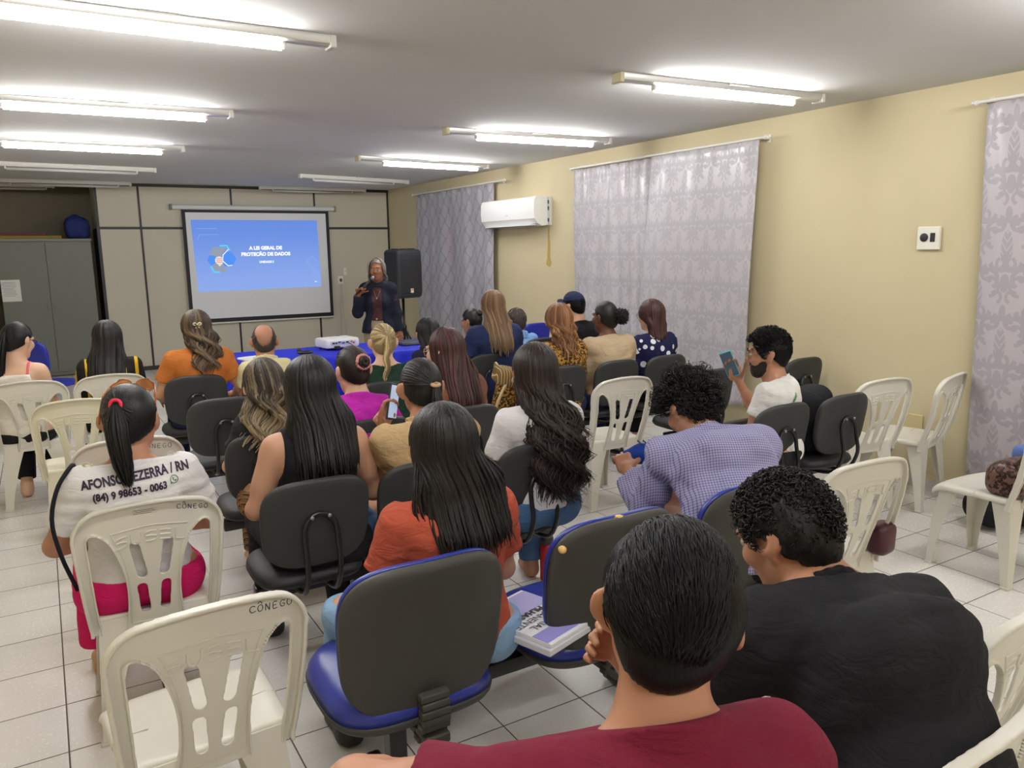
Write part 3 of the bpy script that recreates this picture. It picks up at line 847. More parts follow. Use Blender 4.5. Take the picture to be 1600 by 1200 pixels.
sm_, pl_ = susel_mesh(), panel_line()
SUS = mesh_np('lettering', sm_.V, sm_.F); PLN = mesh_np('panel_outline', pl_.V, pl_.F)
def white_chair_proto(mat):
    t = empty('plastic_chair')
    def lk(n, me, m, p):
        me = me.copy(); o = link(n, me, m, p); return o
    bk = lk('backrest', WB, mat, t); lk('lettering', SUS, mat, bk); lk('panel_outline', PLN, mat, bk)
    lk('seat', WS, mat, t)
    for me in WL: soft(lk('leg', me, mat, t), 30)
    return t
PROTO_W = white_chair_proto(white_plastic); PROTO_A = white_chair_proto(aged_plastic)
used = {}
def white_chair(x, y, rz, label, aged=False, word=None, sticker=False):
    """x, y is the middle of the backrest's top edge seen from above"""
    P = PROTO_A if aged else PROTO_W
    if P.name not in used: t = P; used[P.name] = 1
    else: t = copy_tree(P)
    off = Matrix.Rotation(rz, 3, 'Z') @ Vector((0, .30, 0))
    t.location = (x + off.x, y + off.y, 0); t.rotation_euler = (0, 0, rz)
    tag(t, label, 'chair', 'white plastic chairs')
    bk = [c for c in t.children if c.name.startswith('backrest')][0]
    if word:
        b = hand_word(*word); b.build('handwriting', ink, bk)
    if sticker:
        b = MB(); V = on_back([(-.05, .425), (.025, .425), (.025, .445), (-.05, .445)], -.0042); b.add(V, [(0, 1, 2, 3)]); b.build('label_sticker', plain('sticker_paper', (206, 202, 190), .6), bk)
        b = MB()
        for i, (a, c) in enumerate(((-.044, .012), (-.04, .018), (-.046, .008))): ribbon(b, [(a, .441 - .006 * i), ((a + c) / 2, .441 - .006 * i), (c, .441 - .006 * i)], .002, -.0045, .0002)
        b.build('sticker_print', plain('print_grey', (120, 120, 120), .8), bk)
    return t
R_ = math.radians
white_chair(-.14, 5.86, 0, 'white plastic chair under the woman in the strappy white top')
white_chair(.345, 5.86, R_(-2), 'white plastic chair behind the long black hair and yellow stripes')
white_chair(.10, 4.94, R_(-2), 'empty cream plastic chair two places ahead of the woman with sunglasses', aged=True)
white_chair(.26, 3.74, R_(-1), 'white chair just in front of the woman with sunglasses, marked with pen on the rail', word=('C^ONEGO', .05, .412, .021, -.12))
white_chair(.23, 2.72, R_(-1), 'white chair behind the lettered white T-shirt, sticker and pen word on its rail', word=('C^ONEGO', .085, .425, .0165, -.22), sticker=True)
white_chair(.262, 1.80, R_(3), 'empty white chair nearest the camera with a pen word on its top rail', word=('C^ONEGO', .085, .420, .018, -.14))
white_chair(3.06, 3.74, R_(-2), 'empty white chair standing alone in the middle aisle before the tan top')
white_chair(4.29, 2.79, R_(-8), 'empty white chair between the row of black chairs and the yellow wall')
white_chair(4.78, 2.66, R_(12), 'white chair pushed against the yellow wall beside the mauve curtain')
white_chair(2.60, 1.73, R_(-5), 'empty white chair beyond the man in the black polo shirt')
white_chair(4.05, 1.73, R_(-2), 'white chair at the right with a brown patterned bag on its seat')
white_chair(1.84, .80, R_(6), 'empty white chair at the right edge, turned beside the black polo shirt')
white_chair(1.31, .60, R_(6), 'white chair cut by the lower right corner of the photo')

# --- black shell chairs on tube brackets, ganged on a beam
def pillow(w_top, w_bot, hgt, r, front, back, bend, n=52, edge=.012):
    """rounded board in the xz plane: outline w/ corner radius r, thickness front (+y) and back (-y) of the plane"""
    out = []
    hw = lambda z: (w_bot + (w_top - w_bot) * (z / hgt + .5)) / 2
    ex = 3.4
    for i in range(n):
        a = 2 * PI * i / n; c, s = math.cos(a), math.sin(a)
        z = math.copysign(abs(s) ** (2 / ex), s) * hgt / 2
        x = math.copysign(abs(c) ** (2 / ex), c) * hw(z); out.append((x, z))
    rings = []
    def ring(k, y, inset=0.0):
        R = []
        for x, z in out:
            L = math.hypot(x, z); q = max(0, 1 - inset / L) * k; xx, zz = x * q, z * q
            R.append((xx, y + bend * (xx / .2) ** 2, zz))
        rings.append(R)
    for k in (.02, .35, .65, .88): ring(k, front * (1 - .35 * k ** 3), edge)
    ring(1, front * .62, edge * .75); ring(1, front * .35, edge * .2); ring(1, 0, 0); ring(1, -back * .5, edge * .12); ring(1, -back * .85, edge * .5); ring(1, -back, edge * 1.1)
    for k in (.85, .6, .3, .02): ring(k, -back, edge * 1.1)
    V = [v for R in rings for v in R]; F = []
    for i in range(len(rings) - 1):
        for q in range(n): F.append((i * n + q, i * n + (q + 1) % n, (i + 1) * n + (q + 1) % n, (i + 1) * n + q))
    F += [tuple(range(n))[::-1], tuple((len(rings) - 1) * n + q for q in range(n))]
    bm = bmesh.new(); me = mesh_np('pillow', V, F); bm.from_mesh(me); bmesh.ops.recalc_face_normals(bm, faces=bm.faces); bm.to_mesh(me); bm.free()
    return me
def xf(me, M):
    me = me.copy(); me.transform(M); return me
TILT = R_(9)
def bk_m(z, y): return Matrix.Translation((0, y, z)) @ Matrix.Rotation(TILT, 4, 'X')
BACK_S = xf(pillow(.425, .40, .355, .1, .006, .020, .022, edge=.010), bk_m(.665, -.20))
BACK_P = xf(pillow(.405, .38, .335, .1, .036, 0, .022, edge=.014), bk_m(.665, -.193))
SEAT_M = Matrix.Translation((0, .03, .425)) @ Matrix.Rotation(R_(90), 4, 'X')
SEAT_P = xf(pillow(.43, .42, .42, .1, .048, 0, -.006, edge=.016), SEAT_M)
SEAT_S = xf(pillow(.42, .41, .41, .1, .0, .02, -.004, edge=.014), SEAT_M)
def u_tube():
    b = MB(); s = .062
    p = [(-s, .02, .375), (-s, -.10, .372), (-s, -.205, .40), (-s * 1.0, -.258, .50), (-s, -.243, .60), (-s * .95, -.236, .655), (-s * .55, -.232, .695), (0, -.230, .706), (s * .55, -.232, .695), (s * .95, -.236, .655), (s, -.243, .60), (s, -.258, .50), (s, -.205, .40), (s, -.10, .372), (s, .02, .375)]
    b.tube(smooth_path(p, 56), .0105, 8); return mesh_np('support_tube', b.V, b.F)
UT = u_tube()
BOLT = [mesh_np('bolt', b.V, b.F) for b in (MB().ball((s, -.246, .698), .008, 10, (1, .6, 1)) for s in (-.032, .034))]
def seat_unit(par, x, kind):
    """one seat of a beam: returns its parts, parented to the beam unit"""
    L = (x, 0, 0)
    bk = link('backrest', BACK_S.copy() if 0 else BACK_S, None, par, loc=L); pd = link('back_cushion', BACK_P, None, bk)
    tb = link('support_tube', UT, None, par, loc=L); bo = link('bolt', BOLT[0], None, tb); bo2 = link('bolt', BOLT[1], None, tb)
    st = link('seat', SEAT_P, None, par, loc=L); ss = link('seat_shell', SEAT_S, None, st)
    for o, m in ((bk, black_shell), (pd, black_pad), (tb, black_steel), (bo, bolt_steel), (bo2, bolt_steel), (st, black_pad), (ss, black_shell)):
        if not o.data.materials: o.data.materials.append(m)
def beam_parts(par, xa, xb, posts, foot=.42):
    soft(MB().box(((xa + xb) / 2, .02, .345), (xb - xa, .07, .05), bev=.006).build('beam', black_steel, par))
    for p in posts:
        g = MB().box((p, .02, .19), (.055, .06, .30), bev=.006).build('post', black_steel, par)
        m = MB(); m.box((p, .03, .028), (.05, foot, .035), bev=.012); m.build('foot', black_steel, par)
BG = 'rows of black chairs on a shared beam'
def beam_row(xs, y, label, rz=0.0, posts=None, name='linked_chairs', y_off=.255, group=BG, cat='row of chairs'):
    """xs: seat centres; y: where the tops of the backrests are"""
    xc = sum(xs) / len(xs)
    t = empty(name, (xc, y + y_off, 0), rz, label=label, cat=cat, group=group)
    for x in xs: seat_unit(t, x - xc, 0)
    rel = [x - xc for x in xs]
    if posts is None: posts = [rel[0] + .22, rel[-1] - .22] if len(xs) > 1 else [0]
    beam_parts(t, rel[0] - .2, rel[-1] + .2, posts)
    return t
beam_row([.80, 1.25, 1.78], 2.72, 'three joined black chairs under the black sleeveless top, beige jacket and white tee')
beam_row([.85, 1.37, 1.90], 3.60, 'three joined black chairs under the blond-ended hair, magenta blouse and brown top')
beam_row([.84, 1.34, 1.84], 4.62, 'row of three black chairs with the woman in dark green on its right seat')
beam_row([.85, 1.36], 5.62, 'pair of black chairs under the orange blouse and the pale yellow shirt')
beam_row([2.55, 3.04], 5.38, 'pair of black chairs under the navy polo shirt')
beam_row([3.13, 3.62, 4.10], 4.48, 'row of three black chairs under the leopard print, the tan top and the polka dots')
beam_row([3.42, 3.98], 6.05, 'pair of black chairs under the light blue shirt and the black cap', rz=0)
beam_row([3.86, 4.80], 3.76, 'pair of empty black chairs by the yellow wall beyond the bearded man', posts=[-.2, .2])
beam_row([3.30, 3.80], 2.68, 'pair of black chairs in front of the backpack, behind the bearded man')

def stool(x, y, label):
    t = empty('padded_stool', (x, y, 0), label=label, cat='seat')
    link('seat', SEAT_P, None, t); link('seat_shell', SEAT_S, None, t)
    MB().box((0, .02, .20), (.06, .06, .40), bev=.006).build('post', black_steel, t); MB().box((0, .02, .025), (.36, .05, .035), bev=.01).build('foot', black_steel, t); MB().box((0, .02, .022), (.05, .36, .03), bev=.01).build('foot', black_steel, t)
stool(2.30, 2.22, 'black padded seat under the man in the blue checked shirt')

# --- blue vinyl chairs in the foreground
B_SH = xf(pillow(.50, .46, .455, .1, .004, .022, .030, edge=.02), Matrix.Translation((0, -.215, .64)) @ Matrix.Rotation(R_(8), 4, 'X'))
B_PD = xf(pillow(.502, .462, .457, .1, .058, 0, .030, edge=.022), Matrix.Translation((0, -.21, .64)) @ Matrix.Rotation(R_(8), 4, 'X'))
B_ST = xf(pillow(.50, .49, .49, .1, .072, 0, -.006, edge=.03), Matrix.Translation((0, .03, .42)) @ Matrix.Rotation(R_(90), 4, 'X'))
B_SS = xf(pillow(.505, .495, .495, .1, .004, .03, -.004, edge=.02), Matrix.Translation((0, .03, .416)) @ Matrix.Rotation(R_(90), 4, 'X'))
def bellows():
    b = MB()
    for i in range(7):
        t = i / 6; b.box((0, -.232 + .02 * abs(t - .4) + (.07 * max(0, t - .6)), .475 - .022 * i), (.085 - .004 * (i % 2), .035, .021), bev=.004)
    b.box((0, -.12, .352), (.075, .26, .03), bev=.006); return b
BEL = mesh_np('bracket', bellows().V, bellows().F)
def blue_row(xs, y, label):
    xc = sum(xs) / len(xs)
    t = empty('linked_chairs', (xc, y + .26, 0), label=label, cat='row of chairs')
    for i, x in enumerate(xs):
        L = (x - xc, 0, 0)
        bk = link('backrest', B_SH, None, t, loc=L); tag(bk, 'dark plastic back shell'); pd = link('back_cushion', B_PD, None, bk); tag(pd, 'blue vinyl back cushion')
        st = link('seat', B_ST, None, t, loc=L); tag(st, 'blue vinyl seat'); ss = link('seat_shell', B_SS, None, st); br = link('bracket', BEL, None, t, loc=L)
        for o, m in ((bk, worn_shell), (pd, blue_vinyl), (st, blue_vinyl), (ss, worn_shell), (br, worn_shell)):
            if not o.data.materials: o.data.materials.append(m)
        if i == 1:                                                    # torn corners showing yellow foam
            for (px, pz, rx_, rz_) in ((-.214, .795, .013, .012), (-.02, .862, .020, .005)):
                MB().ball((px, -.222 if px < -.1 else -.238, pz), 1, 9, (rx_, .014, rz_)).build('torn_foam', plain('foam_yellow', (222, 186, 112), .9, bump=(200, .6)), pd, smooth=True)
    beam_parts(t, xs[0] - xc - .1, xs[-1] - xc + .1, [xs[0] - xc - .02, xs[-1] - xc - .3])
    return t
blue_row([.80, 1.44, 2.05], 1.745, 'row of three blue vinyl chairs with dark plastic backs in the foreground')

# plain blue chairs far off
def blue_plastic(x, y, rz, label):
    t = empty('blue_chair', (x, y, 0), rz, label=label, cat='chair')
    bl = plain('blue_plastic', (30, 40, 150), .4)
    me = xf(pillow(.42, .38, .36, .1, .02, .02, .02, edge=.02), Matrix.Translation((0, -.21, .70)) @ Matrix.Rotation(R_(8), 4, 'X')); link('backrest', me, bl, t)
    me = xf(pillow(.42, .42, .42, .1, .04, .02, 0, edge=.02), Matrix.Translation((0, .02, .43)) @ Matrix.Rotation(R_(90), 4, 'X')); link('seat', me, bl, t)
    MB().box((0, -.2, .48), (.09, .03, .2), bev=.006).build('bracket', black_steel, t)
    for sx in (-1, 1):
        for sy in (-1, 1): MB().tube([(sx * .17, sy * .16, .42), (sx * .2, sy * .2, .0)], .012, 8).build('leg', black_steel, t, smooth=True)
    return t
blue_plastic(-.02, 8.75, R_(-42), 'blue chair standing before the metal cabinet beyond the strappy white top')
blue_plastic(4.48, 7.25, R_(6), 'empty blue chair beside the man in the light blue shirt')
# ================================================================ people
def skin_mat(name, rgb):
    M = Mt(name, srgb(*rgb), .5, .35); c = srgb(*rgb)
    d = (c[0] * .86, c[1] * .78, c[2] * .74, 1)
    M.color(M.mix(M.noise(18, 4), c, d)); M.bump(M.noise(380, 3), .12, .001)
    M.b.inputs['Subsurface Weight'].default_value = .06; M.b.inputs['Subsurface Radius'].default_value = (.01, .004, .002)
    return M.m
SK = dict(light=skin_mat('skin_light', (222, 184, 158)), tan=skin_mat('skin_tan', (202, 158, 130)), warm=skin_mat('skin_warm', (184, 136, 110)), brown=skin_mat('skin_brown', (146, 98, 70)), dark=skin_mat('skin_dark', (104, 70, 52)))
HAIRM = {}
def hair_mat(name, c0, c1, tip=None, hi=None, rough=.44, spec=.32):
    """c0 to c1 from lock to lock; tip towards the ends; hi for a few streaked locks"""
    if name in HAIRM: return HAIRM[name]
    M = Mt(name, srgb(*c0), rough, spec)
    at = M.node('ShaderNodeAttribute'); at.attribute_name = 'tone'; al = M.node('ShaderNodeAttribute'); al.attribute_name = 'along'
    tone, along = N(M.nt, at.outputs['Fac']), N(M.nt, al.outputs['Fac'])
    col = M.mix(tone, srgb(*c0), srgb(*c1))
    if tip: col = M.mix((along + (tone - .5) * .35).ss(.42, .95), col, srgb(*tip))
    if hi: col = M.mix((tone.ss(.62, .8)) * (along + .25)._op('MINIMUM', 1.0), col, srgb(*hi))
    M.color(col)
    M.bump(M.noise(1.0, 3, (260, 260, 14)), .5, .003)
    HAIRM[name] = M.m; return M.m

def rotz(a): c, s = math.cos(a), math.sin(a); return np.array([[c, -s, 0], [s, c, 0], [0, 0, 1]])
def rotx(a): c, s = math.cos(a), math.sin(a); return np.array([[1, 0, 0], [0, c, -s], [0, s, c]])
def roty(a): c, s = math.cos(a), math.sin(a); return np.array([[c, 0, s], [0, 1, 0], [-s, 0, c]])
def nrm(v): v = np.asarray(v, float); return v / (np.linalg.norm(v) + 1e-12)
def sst(x): x = np.clip(x, 0, 1); return x * x * (3 - 2 * x)

def _tc(p, G):
    _, a, b, ra, rb = p
    a = np.asarray(a, float); b = np.asarray(b, float); ba = b - a; L2 = ba @ ba; L = math.sqrt(L2)
    t = ((G[0] - a[0]) * ba[0] + (G[1] - a[1]) * ba[1] + (G[2] - a[2]) * ba[2]) / L2
    tt = np.clip(t, 0, 1.1)
    d = np.sqrt((G[0] - a[0] - tt * ba[0]) ** 2 + (G[1] - a[1] - tt * ba[1]) ** 2 + (G[2] - a[2] - tt * ba[2]) ** 2)
    return np.maximum(d - (ra + (rb - ra) * np.clip(t, 0, 1)), (t - 1) * L)
_old = SDF.dist
SDF.dist = staticmethod(lambda p, G: _tc(p, G) if p[0] == 'tc' else _old(p, G))
_ob = SDF.bounds
SDF.bounds = staticmethod(lambda p, m: _ob(('rc',) + tuple(p[1:]), m) if p[0] == 'tc' else _ob(p, m))

def wrinkle(amp, scale, seed, flow=None):
    rg = np.random.RandomState(seed); K = [(nrm(rg.normal(size=3) * (np.array(flow) if flow is not None else 1)) * scale * rg.uniform(.6, 1.5), rg.uniform(0, 6.28)) for _ in range(5)]
    def fn(G):
        w = 0.6 * np.sin(7 * G[0] + 5 * G[2] + 1.3 * seed) + .5 * np.sin(9 * G[1] - 6 * G[2] + seed)
        s = 0
        for q, ph in K: s = s + (1 - 2 * np.abs(np.sin(.5 * (q[0] * G[0] + q[1] * G[1] + q[2] * G[2]) + ph + w)))
        return (amp / 3) * s
    return fn

class Body: pass
def skeleton(sp, s):
    """joint positions in the person's own frame (x right, y forwards, z up, floor at 0)"""
    B = Body(); B.s = s; B.sp = sp
    st = sp.get('stand', False); fem = sp.get('sex', 'f') == 'f'; B.fem = fem; w = sp.get('w', 1.0); B.w = w
    hz = .93 * s if st else .535; B.P0 = np.array([0, 0, hz])
    le, si = math.radians(sp.get('lean', 3)), math.radians(sp.get('side', 0)); tw = math.radians(sp.get('twist', 0)); hu = sp.get('hunch', .0)
    up = nrm([math.sin(si), math.sin(le), math.cos(le)]); B.up = up
    rt0 = np.array([math.cos(tw), -math.sin(tw), 0]); rt = nrm(rt0 - up * (rt0 @ up)); fr = np.cross(up, rt); B.rt, B.fr = rt, fr
    def TP(x, y, t): return B.P0 + s * (x * w * rt + (y + hu * max(0, t - .15) ** 2 * 4) * fr + (t - hu * .5 * max(0, t - .15) ** 2) * up)
    B.TP = TP
    B.sh = (.158 if fem else .176)
    B.NB = TP(0, -.005, .495); hy = math.radians(-(sp.get('head_az', sp['az']) - sp['az'])); B.Rh = rotz(hy) @ rotx(-math.radians(sp.get('hp', 6))) @ roty(math.radians(sp.get('ht', 0)))
    hs = sp.get('hs', .98 if fem else 1.02); B.hs = hs
    hu_ = B.Rh @ np.array([0, 0, 1.0]); hf = B.Rh @ np.array([0, 1.0, 0])
    nk = nrm(.55 * up + .45 * hu_ + np.array([0, .12 + 1.5 * hu, 0]))
    B.HB = B.NB + nk * sp.get('neck', .085) * s
    B.C = B.HB + hs * (.088 * hu_ + .022 * hf)
    B.top = B.C + B.Rh @ np.array([0, -.012, .118]) * hs
    B.arm = {}
    for sd in (-1, 1):
        S = TP(sd * B.sh, -.005, .435); d = sp.get('armR' if sd > 0 else 'armL')
        ua, fa = d[:2] if d else ((sd * .22, .22, -.95), (-sd * .50, .85, -.05))
        E = S + nrm(ua) * .285 * s; W = E + nrm(fa) * .24 * s
        B.arm[sd] = (S, E, W, nrm(ua), nrm(fa), (d[2] if d and len(d) > 2 else {}))
    B.leg = {}
    lg = sp.get('legs', {})
    for sd in (-1, 1):
        H = B.P0 + np.array([sd * .095 * w, .01, -.02])
        if st: K = H + np.array([sd * .01, .02, -.42]) * s; A = np.array([sd * .10 * w, -.02, .085])
        else:
            K = H + np.array([sd * lg.get('spread', .05), .42, -.005]); A = np.array([K[0] + sd * lg.get('foot_out', 0), K[1] + lg.get('foot_fwd', -.04), .085])
        if sd in lg: K, A = [np.array(q, float) for q in lg[sd]]
        B.leg[sd] = (H, K, A)
    return B

def head_prims(B):
    s = B.hs; q = lambda x, y, z: B.C + B.Rh @ (np.array([x, y, z]) * s)
    Rt = B.Rh.T
    P = [(('el', q(0, -.014, .022), (.0765 * s, .0965 * s, .0945 * s), Rt), .0), (('el', q(0, .026, -.045), (.060 * s, .066 * s, .066 * s), Rt), .03),
         (('rc', q(0, .060, -.098), q(0, .066, -.094), .021 * s, .018 * s), .03)]
    for sd in (-1, 1):
        P += [(('el', q(sd * .040, .060, -.022), (.028 * s, .026 * s, .030 * s), Rt), .02), (('rc', q(sd * .052, .0, -.055), q(sd * .026, .055, -.094), .017 * s, .015 * s), .025)]
    P += [(('rc', q(-.036, .081, .028), q(.036, .081, .028), .0115 * s, .0115 * s), .014), (('rc', q(0, .086, .018), q(0, .107, -.026), .0085 * s, .0125 * s), .012),
          (('rc', q(-.013, .096, -.031), q(.013, .096, -.031), .008 * s, .008 * s), .008), (('rc', q(-.017, .086, -.057), q(.017, .086, -.057), .0075 * s, .0075 * s), .010), (('rc', q(-.014, .084, -.068), q(.014, .084, -.068), .0085 * s, .0085 * s), .008)]
    ears = []
    for sd in (-1, 1):
        R = (B.Rh @ rotz(sd * .62) @ rotx(-.18)).T
        ears += [(('el', q(sd * .0895, -.016, -.004), (.0105 * s, .023 * s, .035 * s), R), .008), (('el', q(sd * .081, -.004, -.034), (.009 * s, .011 * s, .012 * s), R), .008)]
    cuts = [('el', q(sd * .031, .096, .006), (.017 * s, .0095 * s, .010 * s), Rt) for sd in (-1, 1)] + [('el', q(sd * .091, .002, .0), (.008 * s, .010 * s, .018 * s), (B.Rh @ rotz(sd * .45)).T) for sd in (-1, 1)]
    return P, ears, cuts

def torso_prims(B, e=0.0, loose=0.0):
    s, w, TP = B.s, B.w, B.TP; R = np.stack([B.rt, B.fr, B.up])
    f = B.fem
    L = [(('el', TP(0, 0, .02), ((.172 if f else .160) * w * s + e, .122 * w * s + e, .125 * s + e), R), 0),
         (('el', TP(0, .0, .17), ((.130 if f else .142) * w * s + e + loose, (.100) * w * s + e + loose, .15 * s + e), R), .06),
         (('el', TP(0, .0, .32), ((.142 if f else .160) * w * s + e + loose * .6, .104 * w * s + e + loose * .5, .165 * s + e), R), .05),
         (('rc', TP(-B.sh * .72, -.012, .432), TP(B.sh * .72, -.012, .432), .060 * s + e, .060 * s + e), .05)]
    if f: L += [(('el', TP(sd * .07, .085, .295), (.062 * w * s + e, .058 * w * s + e, .062 * s + e), R), .035) for sd in (-1, 1)]
    for sd in (-1, 1):
        L += [(('el', TP(sd * .07, -.058, .36), ((.068 if f else .082) * w * s + e, (.05 if f else .062) * s + e, (.095 if f else .115) * s + e), R), .04),
              (('rc', TP(sd * B.sh, -.004, .430), TP(sd * B.sh * .95, -.004, .425), .055 * s + e, .055 * s + e), .035),
              (('rc', TP(sd * .105, -.012, .455), B.NB + B.s * .045 * B.up, (.038 if f else .048) * s + e, .040 * s + e), .035)]
    return L
def arm_prims(B, sd, e=0.0):
    S, E, W, ua, fa, o = B.arm[sd]; s = B.s * (1.0 if B.fem else 1.08) * (0.5 + .5 * B.w)
    return [(('rc', S, E, .050 * s + e, .038 * s + e), .035), (('rc', S + (E - S) * .15, S + (E - S) * .6, .047 * s + e, .044 * s + e), .03), (('rc', E, W, .037 * s + e, .0255 * s + e), .02), (('rc', E + (W - E) * .1, E + (W - E) * .5, .040 * s + e, .034 * s + e), .02)]
def leg_prims(B, sd, e=0.0):
    H, K, A = B.leg[sd]; w = .6 + .4 * B.w
    return [(('rc', H, K, .088 * w + e, .058 * w + e), .05), (('rc', K, A, .056 * w + e, .036 + e), .02), (('el', K + (A - K) * .28 + np.array([0, -.018, 0]), (.054 * w + e, .056 * w + e, .10 + e), None), .03)]
def hand_prims(W, f, n, sd, curl=(.5, .5, .5, .5), spread=.16, thumb=(.55, .75, .35), sc=1.0):
    """f: where the fingers point, n: out of the palm; sd=+1 right hand"""
    f = nrm(f); n = nrm(np.asarray(n, float) - f * (np.asarray(n, float) @ f)); b = np.cross(f, n) * sd   # b towards the thumb side
    R = np.stack([b, f, n]); P = [(('bx', W + f * .048 * sc, (.038 * sc, .046 * sc, .0135 * sc), R, .012 * sc), .01)]
    for i, (o, L, r) in enumerate(((.030, .074, .0088), (.010, .082, .0090), (-.010, .076, .0086), (-.029, .060, .0078))):
        p = W + (f * .086 + b * o) * sc; d = nrm(f + b * spread * (o / .03)); a = 0.0
        for q, (fr_, cu) in enumerate(((.45, .55), (.31, .85), (.24, .75))):
            a += curl[i] * cu * 1.5; dd = d * math.cos(a) + n * math.sin(a); p2 = p + dd * L * fr_ * sc
            P.append((('rc', p, p2, r * sc * (1 - .08 * q), r * sc * (.94 - .08 * q)), .006 if q else .012)); p = p2
    p = W + (f * .022 + b * .028) * sc; d = nrm(f * thumb[0] + b * thumb[1] + n * thumb[2])
    p2 = p + d * .042 * sc; d2 = nrm(d + f * .35 + n * .25); p3 = p2 + d2 * .034 * sc; p4 = p3 + nrm(d2 + f * .25) * .026 * sc
    P += [(('rc', p, p2, .0135 * sc, .0112 * sc), .015), (('rc', p2, p3, .0108 * sc, .0098 * sc), .006), (('rc', p3, p4, .0098 * sc, .0080 * sc), .005)]
    return P

def sdf_of(L, h, pad=.03):
    lo = np.min([SDF.bounds(p, pad)[0] for p, _ in L], 0); hi = np.max([SDF.bounds(p, pad)[1] for p, _ in L], 0)
    return SDF(lo, hi, h)
def fill(S, L):
    for p, k in L: S.add(p, k)
    return S

def add_attr(me, name, arr):
    a = me.attributes.new(name, 'FLOAT', 'POINT'); a.data.foreach_set('value', np.asarray(arr, np.float32))
def locks_geo(P, O, width, thick, tone, k=6, tip=.2, root=.55):
    """P (L,n,3) lock centre lines, O (L,n,3) outward directions"""
    L, n, _ = P.shape
    T = np.gradient(P, axis=1); T /= np.linalg.norm(T, axis=2, keepdims=True) + 1e-9
    S = np.cross(T, O); S /= np.linalg.norm(S, axis=2, keepdims=True) + 1e-9
    U = np.cross(S, T)
    u = np.linspace(0, 1, n); pr = np.where(u < .15, root + (1 - root) * u / .15, 1.0); pr = pr * np.where(u > .6, 1 - (1 - tip) * ((u - .6) / .4) ** 1.5, 1)
    a = 2 * PI * np.arange(k) / k
    W = (np.asarray(width)[:, None] * pr)[:, :, None, None]; H = (np.asarray(thick)[:, None] * pr)[:, :, None, None]
    V = P[:, :, None, :] + W * np.cos(a)[None, None, :, None] * S[:, :, None, :] + H * np.sin(a)[None, None, :, None] * U[:, :, None, :]
    base = (np.arange(L)[:, None, None] * n + np.arange(n - 1)[None, :, None]) * k
    i = np.arange(k)[None, None, :]; j = (i + 1) % k
    Q = np.stack([base + i, base + j, base + k + j, base + k + i], -1).reshape(-1, 4)
    tn = np.repeat(np.asarray(tone), n * k); al = np.tile(np.repeat(u, k), L)
    return V.reshape(-1, 3), Q, tn, al

def scalp_frame(B):
    """allowed(dir) and point(dir) on the scalp, head space"""
    def pt(d, g=1.0, lift=0.0):
        d = d / (np.linalg.norm(d, axis=-1, keepdims=True) + 1e-9)
        r = np.array([.0795, .0995, .0985]) * g + lift
        return np.array([0, -.014, .022]) + d * r
    def allowed(d, front=0.0):
        p = pt(d); x, y, z = np.abs(p[..., 0]), p[..., 1], p[..., 2]
        line = np.where(y > .02, .062 - .15 * np.clip((y - .085), -1, 0) * 0 - np.clip((.085 - y), 0, 1) * .25, np.where(y > -.055, .03 - .0 * y, -.0))
        # hairline: high over the forehead, in front of and around the ear, low on the nape
        zmin = np.where(y > .055, .068, np.where(y > .02, -.005 + (y - .02) * 1.6, np.where(y > -.046, .026, -.085)))
        return z > zmin
    return pt, allowed

def head_to(B, p): return B.C + (p * B.hs) @ B.Rh.T
def cap_sdf(B, S, g=.004, low=-.09, front=.068):
    """a close cap of hair; returned as an SDF cut along the hairline"""
    q = lambda x, y, z: B.C + B.Rh @ (np.array([x, y, z]) * B.hs)
    s = B.hs
    S.add(('el', q(0, -.015, .023), (.0775 * s + g, .098 * s + g, .0965 * s + g), B.Rh.T), 0)
    S.add(('el', q(0, -.040, -.035), (.062 * s + g, .058 * s + g, .060 * s + g), B.Rh.T), .03)
    n = B.Rh @ nrm([0, 1, -.40]); S.plane(q(0, .052, front - .005), B.Rh @ nrm([0, 1, -.9]))
    S.plane(q(0, -.045, low), B.Rh @ nrm([0, .35, -1]))
    for sd in (-1, 1): S.cut(('el', q(sd * .095, .035, -.055), (.05 * s, .060 * s, .075 * s), B.Rh.T)); S.cut(('el', q(sd * .105, -.008, -.006), (.034 * s, .030 * s, .040 * s), B.Rh.T))
    return S
